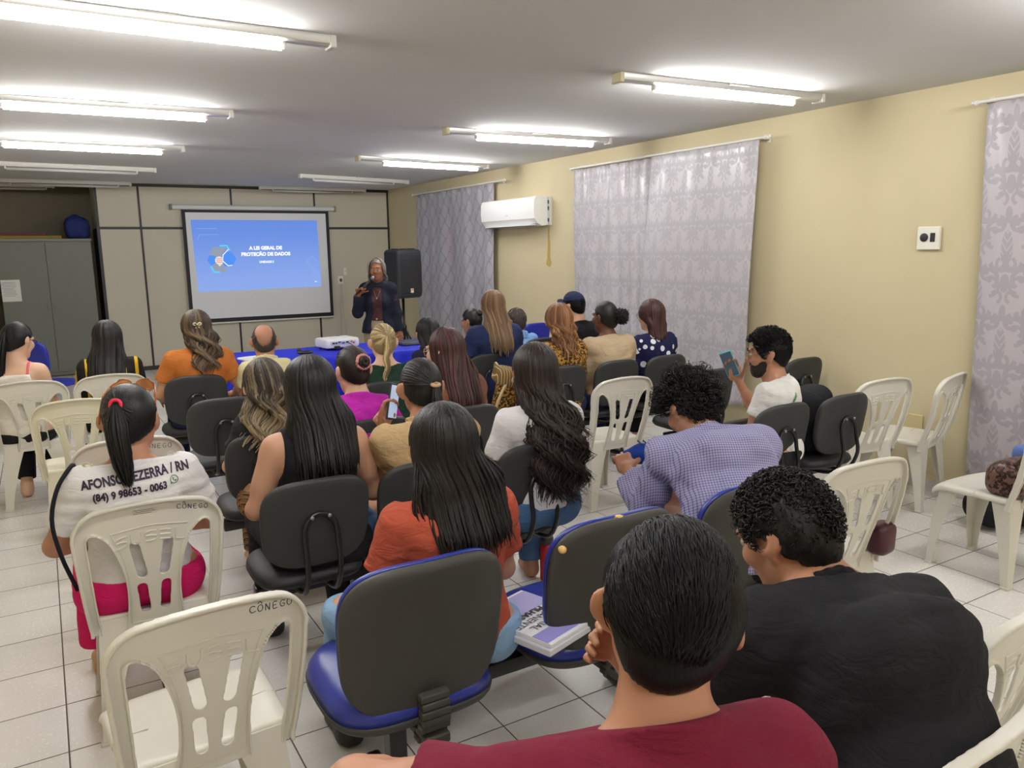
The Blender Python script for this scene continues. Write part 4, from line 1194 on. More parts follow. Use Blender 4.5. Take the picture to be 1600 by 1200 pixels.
def long_hair(B, rg, zend=.75, wend=.13, n=190, dens=1.9, wave=.0, wl=.16, phim=125, vol=1.0, sweep=0.0, thick=.05, part=0.0, jag=.05, curl=0.0, xshift=0.0, w0=.010, fringe=True, yback=0.0):
    n = int(n * dens)
    phi = np.radians(phim) * (2 * (np.arange(n) + rg.uniform(0, 1, n)) / n - 1); rg.shuffle(phi)
    lay = rg.uniform(0, 1, n)
    a0 = np.radians(rg.uniform(2, 32, n)); m1, m2 = 7, 13
    A = a0[:, None] + (np.radians(98) - a0)[:, None] * np.linspace(0, 1, m1)[None]
    D = np.stack([np.sin(A) * np.sin(phi)[:, None], -np.sin(A) * np.cos(phi)[:, None], np.cos(A)], -1)
    rr = np.array([.090, .105, .103]) * vol
    H = np.array([0, -.012, .02]) + D * (rr + (lay[:, None, None] - .3) * .010)
    H[..., 0] += part * np.clip(1 - A / .6, 0, 1)
    Hp = head_to(B, H.reshape(-1, 3)).reshape(H.shape)
    p1 = Hp[:, -1]
    u = np.linspace(0, 1, m2 + 1)[1:][None]
    q = phi / np.radians(phim)
    ze = zend + rg.normal(0, jag, n) * .6 + .05 * np.abs(q) ** 2
    z = p1[:, 2:3] + (ze[:, None] - p1[:, 2:3]) * u
    t = np.clip((z - B.P0[2]) / (B.s * B.up[2]), -.1, .6)
    axis = np.stack([B.TP(0, 0, tt) for tt in np.linspace(-.1, .6, 36)]); tg = np.linspace(-.1, .6, 36)
    ax = np.interp(t, tg, axis[:, 0]); ay = np.interp(t, tg, axis[:, 1])
    rad = np.interp(t, [-.1, .1, .3, .40, .46, .53, .6], [.14, .125, .135, .122, .092, .066, .06]) * B.s * (.5 + .5 * B.w)
    fl = np.interp(np.abs(q)[:, None] * np.ones_like(t), [0, .55, 1.0], [1, .88, .55])
    yb = ay - rad * fl - .010 - thick * (lay[:, None] * np.cos(q * PI / 2)[:, None]) - yback
    s_ = sst(u * 1.5)
    tx = ax + xshift + wend * np.sin(q * PI / 2)[:, None] * (1 + .10 * (lay[:, None] - .5))
    x = p1[:, 0:1] + (tx - p1[:, 0:1]) * s_ + sweep * u ** 1.6
    y = p1[:, 1:2] + (yb - p1[:, 1:2]) * sst(u * 2.0)
    ph = q * 5 + rg.uniform(0, 1.6, n)
    wv = wave * sst(u * 1.7 + .1) * (.6 + .8 * lay[:, None])
    x = x + wv * np.sin(2 * PI * z / wl + ph[:, None]); y = y + wv * .55 * np.cos(2 * PI * z / wl + ph[:, None] * 1.3)
    if curl: x = x + curl * u ** 2 * np.sin(q[:, None] * 9 + u * 7) ; y = y - curl * .5 * u ** 2
    F = np.stack([x, y, z], -1)
    P = np.concatenate([Hp, F], 1)
    cen = np.concatenate([np.repeat(B.C[None, None], m1, 1).repeat(n, 0), np.stack([ax, ay + .03, z], -1)], 1)
    O = P - cen; O /= np.linalg.norm(O, axis=2, keepdims=True) + 1e-9
    w = rg.uniform(.6, 1.5, n) * w0 * .95
    return locks_geo(P, O, w, w * .36, rg.uniform(0, 1, n), tip=.18)
def tied_hair(B, rg, tie=(0, -.10, .02), n=230, g=1.02, w0=.0065):
    n = int(n * 1.7); w0 = w0 * .68
    """locks combed over the scalp from the hairline to the tie"""
    pt, ok = scalp_frame(B)
    t = nrm(np.array(tie) - np.array([0, -.014, .022]))
    e1 = nrm(np.cross(t, [1, 0, 0.0])); e2 = np.cross(t, e1)
    th = np.linspace(0, 2 * PI, n, endpoint=False) + rg.uniform(0, .05, n)
    ang = np.radians(np.arange(4, 150, 3))
    ax_ = np.cos(th)[:, None] * e1 + np.sin(th)[:, None] * e2
    D = np.cos(ang)[None, :, None] * t + np.sin(ang)[None, :, None] * ax_[:, None, :]
    A = ok(D); A[:, :8] = True
    last = np.array([(np.where(~r)[0][0] if (~r).any() else len(r) - 1) for r in A]); mx = ang[np.maximum(last - 1, 6)]
    m = 11; st = mx * np.where(rg.uniform(0, 1, n) < .6, 1.0, rg.uniform(.5, 1, n))
    al = st[:, None] * (1 - np.linspace(0, 1, m)[None]) + np.radians(3) * np.linspace(0, 1, m)[None]
    D = np.cos(al)[..., None] * t + np.sin(al)[..., None] * ax_[:, None, :]
    H = pt(D, g) ; lift = .004 * np.sin(PI * np.linspace(0, 1, m))[None, :, None] * rg.uniform(.2, 1, n)[:, None, None]
    H = H + D * lift
    P = head_to(B, H.reshape(-1, 3)).reshape(H.shape); O = P - B.C; O /= np.linalg.norm(O, axis=2, keepdims=True)
    w = rg.uniform(.7, 1.4, n) * w0
    return locks_geo(P, O, w, w * .45, rg.uniform(0, 1, n), tip=.7, root=.4)
def tail(B, rg, tie=(0, -.115, .02), length=.32, n=70, fat=.03, out=.05, wave=.0, sway=0.0, w0=.007, taper=.5, drop=1.0, tied=None):
    n = int(n * 1.8); w0 = w0 * .7
    p0 = head_to(B, np.array([tie]))[0]; back = B.Rh @ np.array([0, -1.0, 0]); m = 15
    u = np.linspace(0, 1, m)
    ang = rg.uniform(0, 2 * PI, n); r = np.sqrt(rg.uniform(0, 1, n)) * fat
    prof = np.interp(u, [0, .08, .35, .8, 1], [.35, .55, 1.0, .85, taper])
    arc = out * np.sin(np.clip(u * 2.2, 0, PI / 2)) 
    cl = p0[None] + back[None] * arc[:, None] + np.array([0, 0, -1.0])[None] * (length * (u ** 1.15) * drop)[:, None]
    cl[:, 0] += sway * u ** 1.5
    L = rg.uniform(.8, 1.06, n)
    P = np.repeat(cl[None], n, 0); zl = p0[2] + (P[..., 2] - p0[2]) * L[:, None]; P[..., 2] = zl
    P[..., 0] += (r * np.cos(ang))[:, None] * prof + wave * u * np.sin(9 * u + ang * .3)[None] if 0 else (r * np.cos(ang))[:, None] * prof + wave * u[None] * np.sin(2 * PI * zl / .13 + (ang * .25)[:, None])
    P[..., 1] += (r * np.sin(ang))[:, None] * prof * .8 + wave * .5 * u[None] * np.cos(2 * PI * zl / .13 + (ang * .25)[:, None])
    O = np.stack([np.cos(ang)[:, None] * np.ones(m), np.sin(ang)[:, None] * np.ones(m), np.zeros((n, m))], -1)
    w = rg.uniform(.7, 1.3, n) * w0
    return locks_geo(P, O, w, w * .5, rg.uniform(0, 1, n), tip=.25, root=.8)
def bun(B, rg, c=(0, -.125, .02), r=.038, n=26, sq=.62, fuzz=0.0, w0=.008):
    c0 = np.array(c); ax = nrm(c0 - np.array([0, -.014, .022])); e1 = nrm(np.cross(ax, [0, 0, 1.0])); e2 = np.cross(e1, ax)
    m = 16; P = []; 
    for i in range(n):
        a = 2 * PI * i / n; rad = r * (.35 + .65 * rg.uniform()); ph = a + np.linspace(0, 2.6, m)
        h = math.sqrt(max(0, 1 - (rad / r) ** 2)) * r * sq * (1 if (i % 3 or not fuzz) else -.8)
        q = c0 + ax * (h + .004) + (np.cos(ph)[:, None] * e1 + np.sin(ph)[:, None] * e2) * (rad * (1 - .25 * np.linspace(0, 1, m)))[:, None] + rg.normal(0, fuzz, (m, 3))
        P.append(q)
    P = head_to(B, np.array(P).reshape(-1, 3)).reshape(n, m, 3); O = P - head_to(B, c0[None])[0]; O /= np.linalg.norm(O, axis=2, keepdims=True) + 1e-9
    w = rg.uniform(.8, 1.2, n) * w0
    return locks_geo(P, O, w, w * .6, rg.uniform(0, 1, n), tip=.6)
def short_hair(B, rg, n=900, length=.035, flow=None, lift=.3, w0=.0035, region=None, g=1.03, jitter=.25, zfade=None):
    pt, ok = scalp_frame(B)
    D = rg.normal(size=(n * 3, 3)); D /= np.linalg.norm(D, axis=1, keepdims=True); D = D[ok(D)]
    if region is not None: D = D[region(D)]
    D = D[:n]; n = len(D); p = pt(D, g)
    f = flow(D) if flow else np.tile(np.array([0, -.3, -1.0]), (n, 1))
    f = f + rg.normal(0, jitter, (n, 3)); f -= D * (f * D).sum(1, keepdims=True); f /= np.linalg.norm(f, axis=1, keepdims=True) + 1e-9
    L = length * rg.uniform(.6, 1.2, n)
    if zfade is not None: L = L * zfade(p)
    m = 6; u = np.linspace(0, 1, m)
    P = []
    for k in range(m):
        d = D + f * (u[k] * L / .095)[:, None]; d /= np.linalg.norm(d, axis=1, keepdims=True)
        P.append(pt(d, g) + d * (lift * L * math.sin(PI * (u[k] * .8)))[:, None] * .5)
    P = np.stack(P, 1)
    W = head_to(B, P.reshape(-1, 3)).reshape(P.shape); O = W - B.C; O /= np.linalg.norm(O, axis=2, keepdims=True)
    w = rg.uniform(.7, 1.4, n) * w0
    return locks_geo(W, O, w, w * .6, rg.uniform(0, 1, n), k=5, tip=.15, root=.9)
def curls(B, rg, n=420, rad=.010, g=1.10, region=None, w0=.0032, turns=1.6, spread=.02, drop=0.0):
    pt, ok = scalp_frame(B)
    D = rg.normal(size=(n * 3, 3)); D /= np.linalg.norm(D, axis=1, keepdims=True); D = D[ok(D)]
    if region is not None: D = D[region(D)]
    D = D[:n]; n = len(D); m = 14; u = np.linspace(0, 1, m)
    c = pt(D, g) + D * rg.uniform(-.004, spread, n)[:, None]
    t = np.cross(D, rg.normal(size=(n, 3))); t /= np.linalg.norm(t, axis=1, keepdims=True); b = np.cross(D, t)
    R = rad * rg.uniform(.6, 1.3, n); th = 2 * PI * turns * u[None] + rg.uniform(0, 6.28, n)[:, None]
    P = c[:, None] + t[:, None] * (R[:, None] * np.cos(th))[..., None] + D[:, None] * (R[:, None] * np.sin(th))[..., None] + b[:, None] * (R[:, None] * 1.6 * (u[None] - .5))[..., None]
    P[..., 2] -= drop * u[None]
    W = head_to(B, P.reshape(-1, 3)).reshape(P.shape); O = W - B.C; O /= np.linalg.norm(O, axis=2, keepdims=True)
    w = rg.uniform(.7, 1.3, n) * w0
    return locks_geo(W, O, w, w * .8, rg.uniform(0, 1, n), k=5, tip=.4, root=.6)

def build_hair(B, hair, parent, res):
    rg = np.random.RandomState(hair.get('seed', 1))
    parts = []
    if hair.get('cap', True):
        c = B.C; S = SDF(c - .19, c + .19, min(res, .007)); cap_sdf(B, S, hair.get('g', .006), hair.get('low', -.09), hair.get('front', .068))
        if hair.get('bald'):
            q = lambda x, y, z: B.C + B.Rh @ (np.array([x, y, z]) * B.hs)
            S.cut(('el', q(*hair.get('bald_c', (0, .02, .10))), hair['bald'], B.Rh.T))
        if hair.get('rough'): S.warp(wrinkle(hair['rough'], 320, 3))
        V, Q = S.mesh(); parts.append((V, Q, np.full(len(V), .25), np.zeros(len(V))))
    for nm, kw in hair['do']: parts.append(globals()[nm](B, rg, **kw))
    V = []; Q = []; T = []; A = []; o = 0
    for v, q, t, a in parts: V.append(v); Q.append(q + o); T.append(t); A.append(a); o += len(v)
    me = mesh_np('hair', np.concatenate(V), np.concatenate(Q)); add_attr(me, 'tone', np.concatenate(T)); add_attr(me, 'along', np.concatenate(A))
    return link('hair', me, hair['mat'], parent)

def smesh(S, name, mat, parent, it=1):
    V, Q = S.mesh(); V = relax(V, Q, it); return link(name, mesh_np(name, V, Q), mat, parent)

def person(label, top, az, **sp):
    """top: where the crown of the head is; az: compass way the body faces (0 = towards the screen wall)"""
    sp['az'] = az; res = sp.get('res', .009); skin = SK[sp.get('skin', 'tan')]
    a, b = skeleton(sp, .9), skeleton(sp, 1.1)
    s = sp.get('size') or .9 + .2 * (top[2] - a.top[2]) / (b.top[2] - a.top[2])
    B = skeleton(sp, s)
    dz = top[2] - B.top[2]
    rz = -math.radians(az); R = rotz(rz); h = R @ B.top
    # ---- body: one continuous surface, hands meshed finer at the wrists
    L = torso_prims(B); S = None
    for sd in (-1, 1): L += arm_prims(B, sd)
    for sd in (-1, 1): L += leg_prims(B, sd)
    HP, ears, cuts = head_prims(B)
    nr = (.052 if B.fem else .060) * B.hs
    allp = L + HP + ears
    feet = []
    for sd in (-1, 1):
        H, K, A = B.leg[sd]; d = sp.get('foot_dir', (sd * .15, 1, 0)); d = nrm(d)
        feet += [(('rc', A + np.array([0, -.012, -.045]), A + d * .13 + np.array([0, 0, -.058]), .036, .024), .03), (('rc', A, A + np.array([0, -.005, -.04]), .036, .036), .02)]
    S = sdf_of(allp + feet, res); fill(S, L); fill(S, feet)
    S.add(('rc', B.NB - B.up * .03, B.HB + (B.C - B.HB) * .25, nr * 1.08, nr), .03)
    Hd = SDF(B.C - .17, B.C + .17, min(res, .0065)) if 0 else None
    for p, k in HP[:1]: S.add(p, .02)
    fill(S, HP[1:]); fill(S, ears)
    for c in cuts: S.cut(c)
    V, Q = S.mesh(); V = relax(V, Q, 1); parts = [(V, Q)]
    for sd in (-1, 1):
        S_, E, W, ua, fa, o = B.arm[sd]
        pn = o.get('palm', (-sd * .35, -.15, -1)); hd = o.get('dir', fa)
        hp_ = hand_prims(W, hd, pn, sd, o.get('curl', (.4, .42, .46, .5)), o.get('spread', .14), o.get('thumb', (.6, .7, .3)), (.93 if B.fem else 1.03) * o.get('sc', 1))
        st = [(('rc', W - fa * .05, W + nrm(hd) * .012, .030 * B.s * (.95 if B.fem else 1.05), .0255 * B.s), .0)]
        hS = sdf_of(st + hp_, o.get('res', .0045)); fill(hS, st); hS.add(hp_[0][0], .025); fill(hS, hp_[1:])
        v, q = hS.mesh(); parts.append((relax(v, q, 1), q))
    o_ = 0; VV = []; QQ = []
    for v, q in parts: VV.append(v); QQ.append(q + o_); o_ += len(v)
    body = link('person', mesh_np('person', np.concatenate(VV), np.concatenate(QQ)), skin)
    body.location = (top[0] - h[0], top[1] - h[1], dz); body.rotation_euler = (0, 0, rz)
    tag(body, label, 'person', sp.get('group'))
    B.obj = body
    # ---- clothing
    sh = sp.get('shirt')
    if sh:
        e = sh.get('e', .011); lo_ = sh.get('loose', .012); kind = sh.get('kind', 'crew')
        T = torso_prims(B, e, lo_)
        if kind in ('tank', 'cami'): T = [x for i, x in enumerate(T)]
        sl = sh.get('sleeve', .55); AP = []
        for sd in (-1, 1):
            S_, E, W, ua, fa, o = B.arm[sd]; ss = B.s * (1.0 if B.fem else 1.08) * (.5 + .5 * B.w); ew = e + sh.get('cuff', .006)
            if kind in ('tank', 'cami'): continue
            if sl <= 1: AP += [(('rc', S_, S_ + ua * .05, .053 * ss + e, .053 * ss + e), .04), (('tc', S_, S_ + (E - S_) * sl, .053 * ss + e, .047 * ss + ew + .004), .02)]
            else:
                AP += [(('rc', S_, E, .052 * ss + e, .041 * ss + e), .04), (('tc', E - (W - E) * .02, E + (W - E) * (sl - 1), .043 * ss + e, .031 * ss + ew), .02)]
        h2 = sh.get('res', res); S2 = sdf_of(T + AP, h2); fill(S2, T); fill(S2, AP)
        if sh.get('extra'): fill(S2, sh['extra'](B))
        S2.warp(wrinkle(sh.get('wr', .0035) * 1.25, sh.get('ws', 42), sp.get('seed', 1))); S2.warp(wrinkle(.0028, 95, sp.get('seed', 1) + 40, (.6, .6, 1.3)))
        nb = B.NB + B.up * .012
        if kind == 'tank':
            for sd in (-1, 1):
                R_t = np.stack([B.rt, B.fr, B.up])
                S2.cut(('el', B.TP(sd * .215, -.0, .43), (.095 * B.s, .16, .17 * B.s), R_t))
            S2.cut(('el', B.NB + B.up * .03 + B.fr * .02, (.085, .11, .08), np.stack([B.rt, B.fr, B.up])))
        elif kind == 'cami':
            S2.plane(B.TP(0, 0, .43), B.up + .0 * B.fr); [S2.cut(('el', B.TP(sd * .215, 0, .40), (.10, .16, .13 * B.s), R)) for sd in (-1, 1) for R in (np.stack([B.rt, B.fr, B.up]),)]
        else:
            nw = sh.get('neck', .066); kk = (nw - .066) * 1.4
            S2.add(('rc', B.NB - B.up * .05, B.NB + B.up * .05, nr * 1.08 + e * .9, nr * 1.08 + e * .8), .02)
            nn = nrm(B.up + .38 * B.fr)
            S2.local_plane(B.NB + B.up * (.016 - kk), nn, B.NB + B.up * .03 + B.fr * .01, .15)
            if kk > .005: S2.cut(('el', B.NB + B.up * (.05 - kk), (nw + .012, nw, .05), np.stack([B.rt, B.fr, B.up])))
        S2.plane(B.P0 + np.array([0, 0, sh.get('hem', -.03)]), (0, 0, -1))
        o = smesh(S2, sh.get('name', 'shirt'), sh['mat'], body); B.shirt = o
        if sh.get('collar'):
            c = MB(); ring = []
            cs = SDF(B.NB - .14, B.NB + .16, min(res, .006))
            for i in range(14):
                a0, a1 = [math.radians(-150 + 300 * (i + q) / 14) for q in (0, 1)]
                nu_ = nrm(.6 * B.up + .4 * (B.HB - B.NB) / np.linalg.norm(B.HB - B.NB)); pp = [B.NB + (B.HB - B.NB) * .18 + B.rt * math.sin(q) * (nr + .016) - B.fr * (math.cos(q) * (nr + .018) - .006) + nu_ * (.040 - .038 * abs(q) / 2.6) for q in (a0, a1)]
                for dz_, r_ in ((0, .010), (-.022, .012), (-.044, .014), (-.06, .015)): cs.add(('rc', pp[0] + B.up * dz_, pp[1] + B.up * dz_, r_, r_), .008)
            smesh(cs, 'collar', sh['collar'], o)
        if sh.get('straps'):
            c = MB()
            for sd in (-1, 1):
                pth = [B.TP(sd * .085, .10, .36), B.TP(sd * .10, .05, .475), B.TP(sd * .10, -.03, .505), B.TP(sd * .095, -.085, .44), B.TP(sd * .085, -.118, .34)]
                c.tube(smooth_path(pth, 18), .0085, 6)
            c.build('strap', sh['straps'], o, smooth=True)
    pn = sp.get('pants')
    if pn:
        e = pn.get('e', .012); T = torso_prims(B, e)[:2]; Lg = []
        for sd in (-1, 1):
            H, K, A = B.leg[sd]; w = .6 + .4 * B.w
            Lg += [(('rc', H, K, .088 * w + e, .058 * w + e), .05), (('tc', K, K + (A - K) * pn.get('len', .97), .057 * w + e, pn.get('cuff', .05) + e * .5), .03), (('el', K + (A - K) * .28 + np.array([0, -.018, 0]), (.056 * w + e, .058 * w + e, .10), None), .03)]
        S3 = sdf_of(T[:1] + Lg, max(res, .008)); fill(S3, T[:1]); S3.add(T[1][0], .05); fill(S3, Lg)
        S3.warp(wrinkle(.003, 40, sp.get('seed', 1) + 9)); S3.plane(B.P0 + np.array([0, 0, pn.get('top', .035)]), (0, 0, 1))
        smesh(S3, pn.get('name', 'trousers'), pn['mat'], body)
    for sd in (-1, 1):
        if sp.get('shoe'):
            H, K, A = B.leg[sd]; d = nrm(sp.get('foot_dir', (sd * .15, 1, 0))); h3 = .008
            pr = [(('rc', A + np.array([0, -.016, -.048]), A + d * .14 + np.array([0, 0, -.062]), .042, .03), .0), (('rc', A + np.array([0, 0, -.02]), A + np.array([0, 0, -.05]), .042, .044), .03)]
            q = sdf_of(pr, h3); fill(q, pr); q.plane((0, 0, .002), (0, 0, -1)); smesh(q, 'shoe', sp['shoe'], body)
    if sp.get('hair'): B.hair = build_hair(B, sp['hair'], body, res)
    if sp.get('face'):
        q = lambda x, y, z: B.C + B.Rh @ (np.array([x, y, z]) * B.hs)
        for sd in (-1, 1):
            e_ = MB().ball(q(sd * .031, .0785, .006), .0118 * B.hs, 14).build('eye', plain('eye_white', (176, 164, 154), .4, .3), body, smooth=True)
            f = B.Rh @ nrm([-.05 * sd, 1, -.12]); MB().ball(q(sd * .031, .0785, .006) + f * .0080 * B.hs, .0058 * B.hs, 10).build('iris', plain('iris_dark', (36, 24, 18), .2), e_, smooth=True)
            m = MB().tube(smooth_path([q(sd * .013, .094, .026), q(sd * .03, .0955, .033), q(sd * .048, .084, .027)], 8), [.002 * B.hs * k for k in (.8, 1.4, 1.8, 2, 2, 1.8, 1.3, .6)], 6)
            m.build('eyebrow', sp['hair']['mat'] if sp.get('brow') is None else sp['brow'], body, smooth=True)
        lp = plain('lip_' + sp.get('skin', 'tan'), sp.get('lip', (150, 82, 74)), .45)
        m = MB()
        for z, r in ((-.0565, .0052), (-.0665, .0062)): m.tube(smooth_path([q(-.021, .083, -.0615), q(-.010, .0925, z), q(.010, .0925, z), q(.021, .083, -.0615)], 9), [r * k for k in (.25, .7, 1, 1.05, 1, 1.05, 1, .7, .25)], 8)
        m.build('lips', lp, body, smooth=True)
    if sp.get('glasses'):
        g = sp['glasses']; q = lambda x, y, z: B.C + B.Rh @ (np.array([x, y, z]) * B.hs); m = MB()
        oy, oz, tl = g.get('off', (0, 0, 0))
        for sd in (-1, 1):
            ring = [q(sd * .033 + .023 * math.cos(t) * (1 + .12 * abs(math.cos(t))), .105 + oy - .010 * abs(math.cos(t) + sd * .2), .002 + oz + .019 * math.sin(t)) for t in np.linspace(0, 2 * PI, 20, endpoint=False)]
            m.tube(ring, .0016, 5, closed=True)
            m.tube([q(sd * .058, .098 + oy, .008 + oz), q(sd * .078, .05 + oy * .8, .010 + oz * .8), q(sd * .085, -.01 + oy * .4, .006 + oz * .5 + tl)], .0018, 5)
        m.tube([q(-.010, .106 + oy, .006 + oz), q(0, .109 + oy, .009 + oz), q(.010, .106 + oy, .006 + oz)], .0016, 5)
        m.build('glasses', g['mat'], body, smooth=True)
    return B
def W2(B, p):
    """from the person's own frame to the room"""
    bpy.context.view_layer.update(); return B.obj.matrix_world @ Vector(p)
# ================================================================ the audience
BLK = hair_mat('hair_black', (8, 8, 9), (22, 20, 21))
DKB = hair_mat('hair_dark_brown', (20, 15, 13), (46, 33, 27))
SOFTBLK = hair_mat('hair_soft_black', (14, 13, 13), (36, 31, 30))
WINE = hair_mat('hair_reddish_brown', (42, 22, 22), (78, 44, 42))
OMBRE = hair_mat('hair_blond_ends', (34, 30, 26), (62, 52, 42), tip=(146, 128, 98), hi=(122, 106, 80))
STREAK = hair_mat('hair_caramel', (38, 31, 27), (76, 62, 50), tip=(86, 68, 54), hi=(112, 92, 68))
BLOND = hair_mat('hair_ash_blond', (112, 92, 62), (196, 172, 126), hi=(214, 196, 150))
LBROWN = hair_mat('hair_light_brown', (88, 62, 42), (122, 92, 64), tip=(118, 98, 76), hi=(140, 112, 80))
AUBURN = hair_mat('hair_auburn', (92, 58, 34), (134, 90, 54), hi=(152, 110, 70), rough=.5)
GREY = hair_mat('hair_grey', (96, 88, 82), (164, 152, 142), rough=.45)
CURLB = hair_mat('hair_curly_black', (8, 8, 8), (20, 18, 17), rough=.5)
MANB = hair_mat('hair_short_black', (6, 6, 7), (14, 14, 16), rough=.42, spec=.16)
GBRN = hair_mat('hair_greying', (52, 46, 42), (84, 74, 66), rough=.5)

denim = cloth('denim', (74, 106, 148), 600, .3); ldenim = cloth('light_denim', (138, 172, 206), 600, .3, vary=.2); navy_d = cloth('dark_denim', (36, 42, 76), 600, .25)
black_c = cloth('black_jersey', (22, 23, 26), 500, .3); black_t = cloth('black_trousers', (30, 30, 33), 500, .3)
shoe_b = plain('shoe_black', (26, 26, 26), .5)
gold = plain('gold', (206, 178, 112), .3, .6, .6)
def stripes(name, c1, c2, sc, axis=0, duty=.3):
    M = Mt(name, srgb(*c1), .85, .2); X = M.xyz()[axis]
    M.color(M.mix((X * sc).fract().lt(duty), srgb(*c1), srgb(*c2))); return M.m
def spots(name, c1, c2, sc, r, jit=1.0, sharp=.02):
    M = Mt(name, srgb(*c1), .8, .2); v = M.node('ShaderNodeTexVoronoi'); v.inputs['Scale'].default_value = sc; v.inputs['Randomness'].default_value = jit
    M.nt.links.new(M.coord(), v.inputs['Vector']); d = N(M.nt, v.outputs['Distance'])
    w = N(M.nt, M.node('ShaderNodeSeparateColor').outputs[0]) ; sp_ = w.s.node; M.nt.links.new(v.outputs['Color'], sp_.inputs[0])
    rad = w * (r * .9) + r * .35
    M.color(M.mix((d - rad).lt(0), srgb(*c1), srgb(*c2))); return M.m
def leopard(name, base, mid, dark_, sc=62):
    M = Mt(name, srgb(*base), .85, .2); v = M.node('ShaderNodeTexVoronoi'); v.inputs['Scale'].default_value = sc; M.nt.links.new(M.coord(), v.inputs['Vector'])
    d = N(M.nt, v.outputs['Distance']) + (M.noise(110, 2) - .5) * .45
    ring = (d - .42).abs().lt(.16); core = d.lt(.3)
    c = M.mix(core, srgb(*base), srgb(*mid)); M.color(M.mix(ring * M.noise(45, 2).gt(.42), c, srgb(*dark_))); return M.m
def checks(name, c1, c2, sc):
    M = Mt(name, srgb(*c1), .85, .2); X, Y, Z = M.xyz()
    a = ((X + Z * .05) * sc).fract().lt(.30); b = ((Z * .86 + Y * .5) * sc).fract().lt(.30)
    M.color(M.mix((a + b) * .5, srgb(*c1), srgb(*c2))); M.bump(M.noise(20, 3) + M.noise(500, 2) * .3, .25, .006); return M.m
def hound(name, c1, c2, sc):
    M = Mt(name, srgb(*c1), .85, .2); X, Y, Z = M.xyz(); a = ((X + Y) * sc); b = Z * sc
    p = ((a.fract().lt(.5)) + (b.fract().lt(.5))); k = (p - 1.0).abs().gt(.5); t = (a + b).fract().lt(.5)
    M.color(M.mix(k * .6 + t * (k * -1.0 + 1.0) * 1.0, srgb(*c1), srgb(*c2))); return M.m

P = {}
# --- left column
P[1] = person('woman at far left with glasses, black ponytail and strappy white top, on a white chair', (-.152, 6.07, 1.228), 12, lean=-3, head_az=42, hp=14, skin='light', res=.010, seed=1,
    shirt=dict(mat=cloth('white_cami', (232, 226, 216)), kind='cami', straps=plain('pink_strap', (228, 96, 116), .7), hem=-.09), pants=dict(mat=black_t, len=.9, top=-.02), glasses=dict(mat=plain('glasses_dark', (30, 26, 26), .3)),
    hair=dict(mat=BLK, seed=1, g=.007, do=[('tied_hair', dict(tie=(.0, -.105, .045))), ('tail', dict(tie=(.0, -.120, .045), length=.36, out=.04, fat=.032, taper=.35, sway=-.03))]), legs={'spread': .02, 'foot_fwd': .0, -1: ((-.10, .44, .50), (-.075, .22, .085)), 1: ((.11, .44, .50), (.085, .24, .085))})
P[2] = person('woman with very long straight black hair over a black and yellow striped top', (.362, 6.12, 1.203), 3, lean=-2, hp=8, skin='tan', res=.010, seed=2, w=1.08,
    shirt=dict(mat=stripes('yellow_stripes', (34, 30, 28), (216, 176, 44), 13, 0, .28), sleeve=.9), pants=dict(mat=black_t),
    hair=dict(mat=SOFTBLK, seed=2, do=[('long_hair', dict(zend=.74, wend=.12, n=230, phim=125, jag=.05, thick=.025, w0=.010, xshift=-.02))]))
P[3] = person('woman in an orange blouse with wavy caramel-streaked hair and a pale bow clip', (.911, 5.85, 1.259), 6, head_az=16, hp=4, skin='tan', res=.010, seed=3, w=1.12,
    shirt=dict(mat=cloth('orange_blouse', (196, 116, 52)), sleeve=.62, wr=.005), pants=dict(mat=navy_d),
    hair=dict(mat=STREAK, seed=3, do=[('long_hair', dict(zend=.90, wend=.085, n=210, phim=125, wave=.018, wl=.13, xshift=.05, thick=.06, vol=1.06, jag=.05))]),
    armL=((-.42, .12, -.9), (.1, .9, -.3)), armR=((.42, .12, -.9), (-.1, .9, -.3)))
B = P[3]; q = head_to(B, np.array([[0.02, -.118, .030]]))[0]; m = MB()
for sx in (-1, 1):
    m.tube(smooth_path([q, q + np.array([sx * .016, -.010, .010]), q + np.array([sx * .026, -.007, .002]), q + np.array([sx * .015, -.008, -.006]), q], 14), .0045, 6); m.tube([q, q + np.array([sx * .012, -.012, -.026])], .0035, 6)
m.ball(q + np.array([0, -.008, 0]), .007); o = m.build('hair_bow', plain('bow_cream', (232, 216, 178), .4), B.obj, smooth=True); tag(o, 'pale bow clip')
P[4] = person('balding man in a pale yellow collared shirt seated before the blue table', (1.347, 5.75, 1.15), 12, hp=6, sex='m', skin='warm', res=.010, seed=4,
    shirt=dict(mat=cloth('pale_yellow_shirt', (226, 220, 172)), sleeve=.7, collar=cloth('pale_yellow_shirt', (226, 220, 172)), wr=.005), pants=dict(mat=black_t),
    hair=dict(mat=GBRN, seed=4, g=.003, bald=(.060, .115, .118), bald_c=(0, -.075, .075), low=-.075, do=[('short_hair', dict(n=500, length=.018, w0=.004, region=lambda D: (D[:, 2] < .15) & (D[:, 1] < .3) & ~((np.abs(D[:, 0]) < .66) & (D[:, 2] > -.45) & (D[:, 1] < 0))))]))
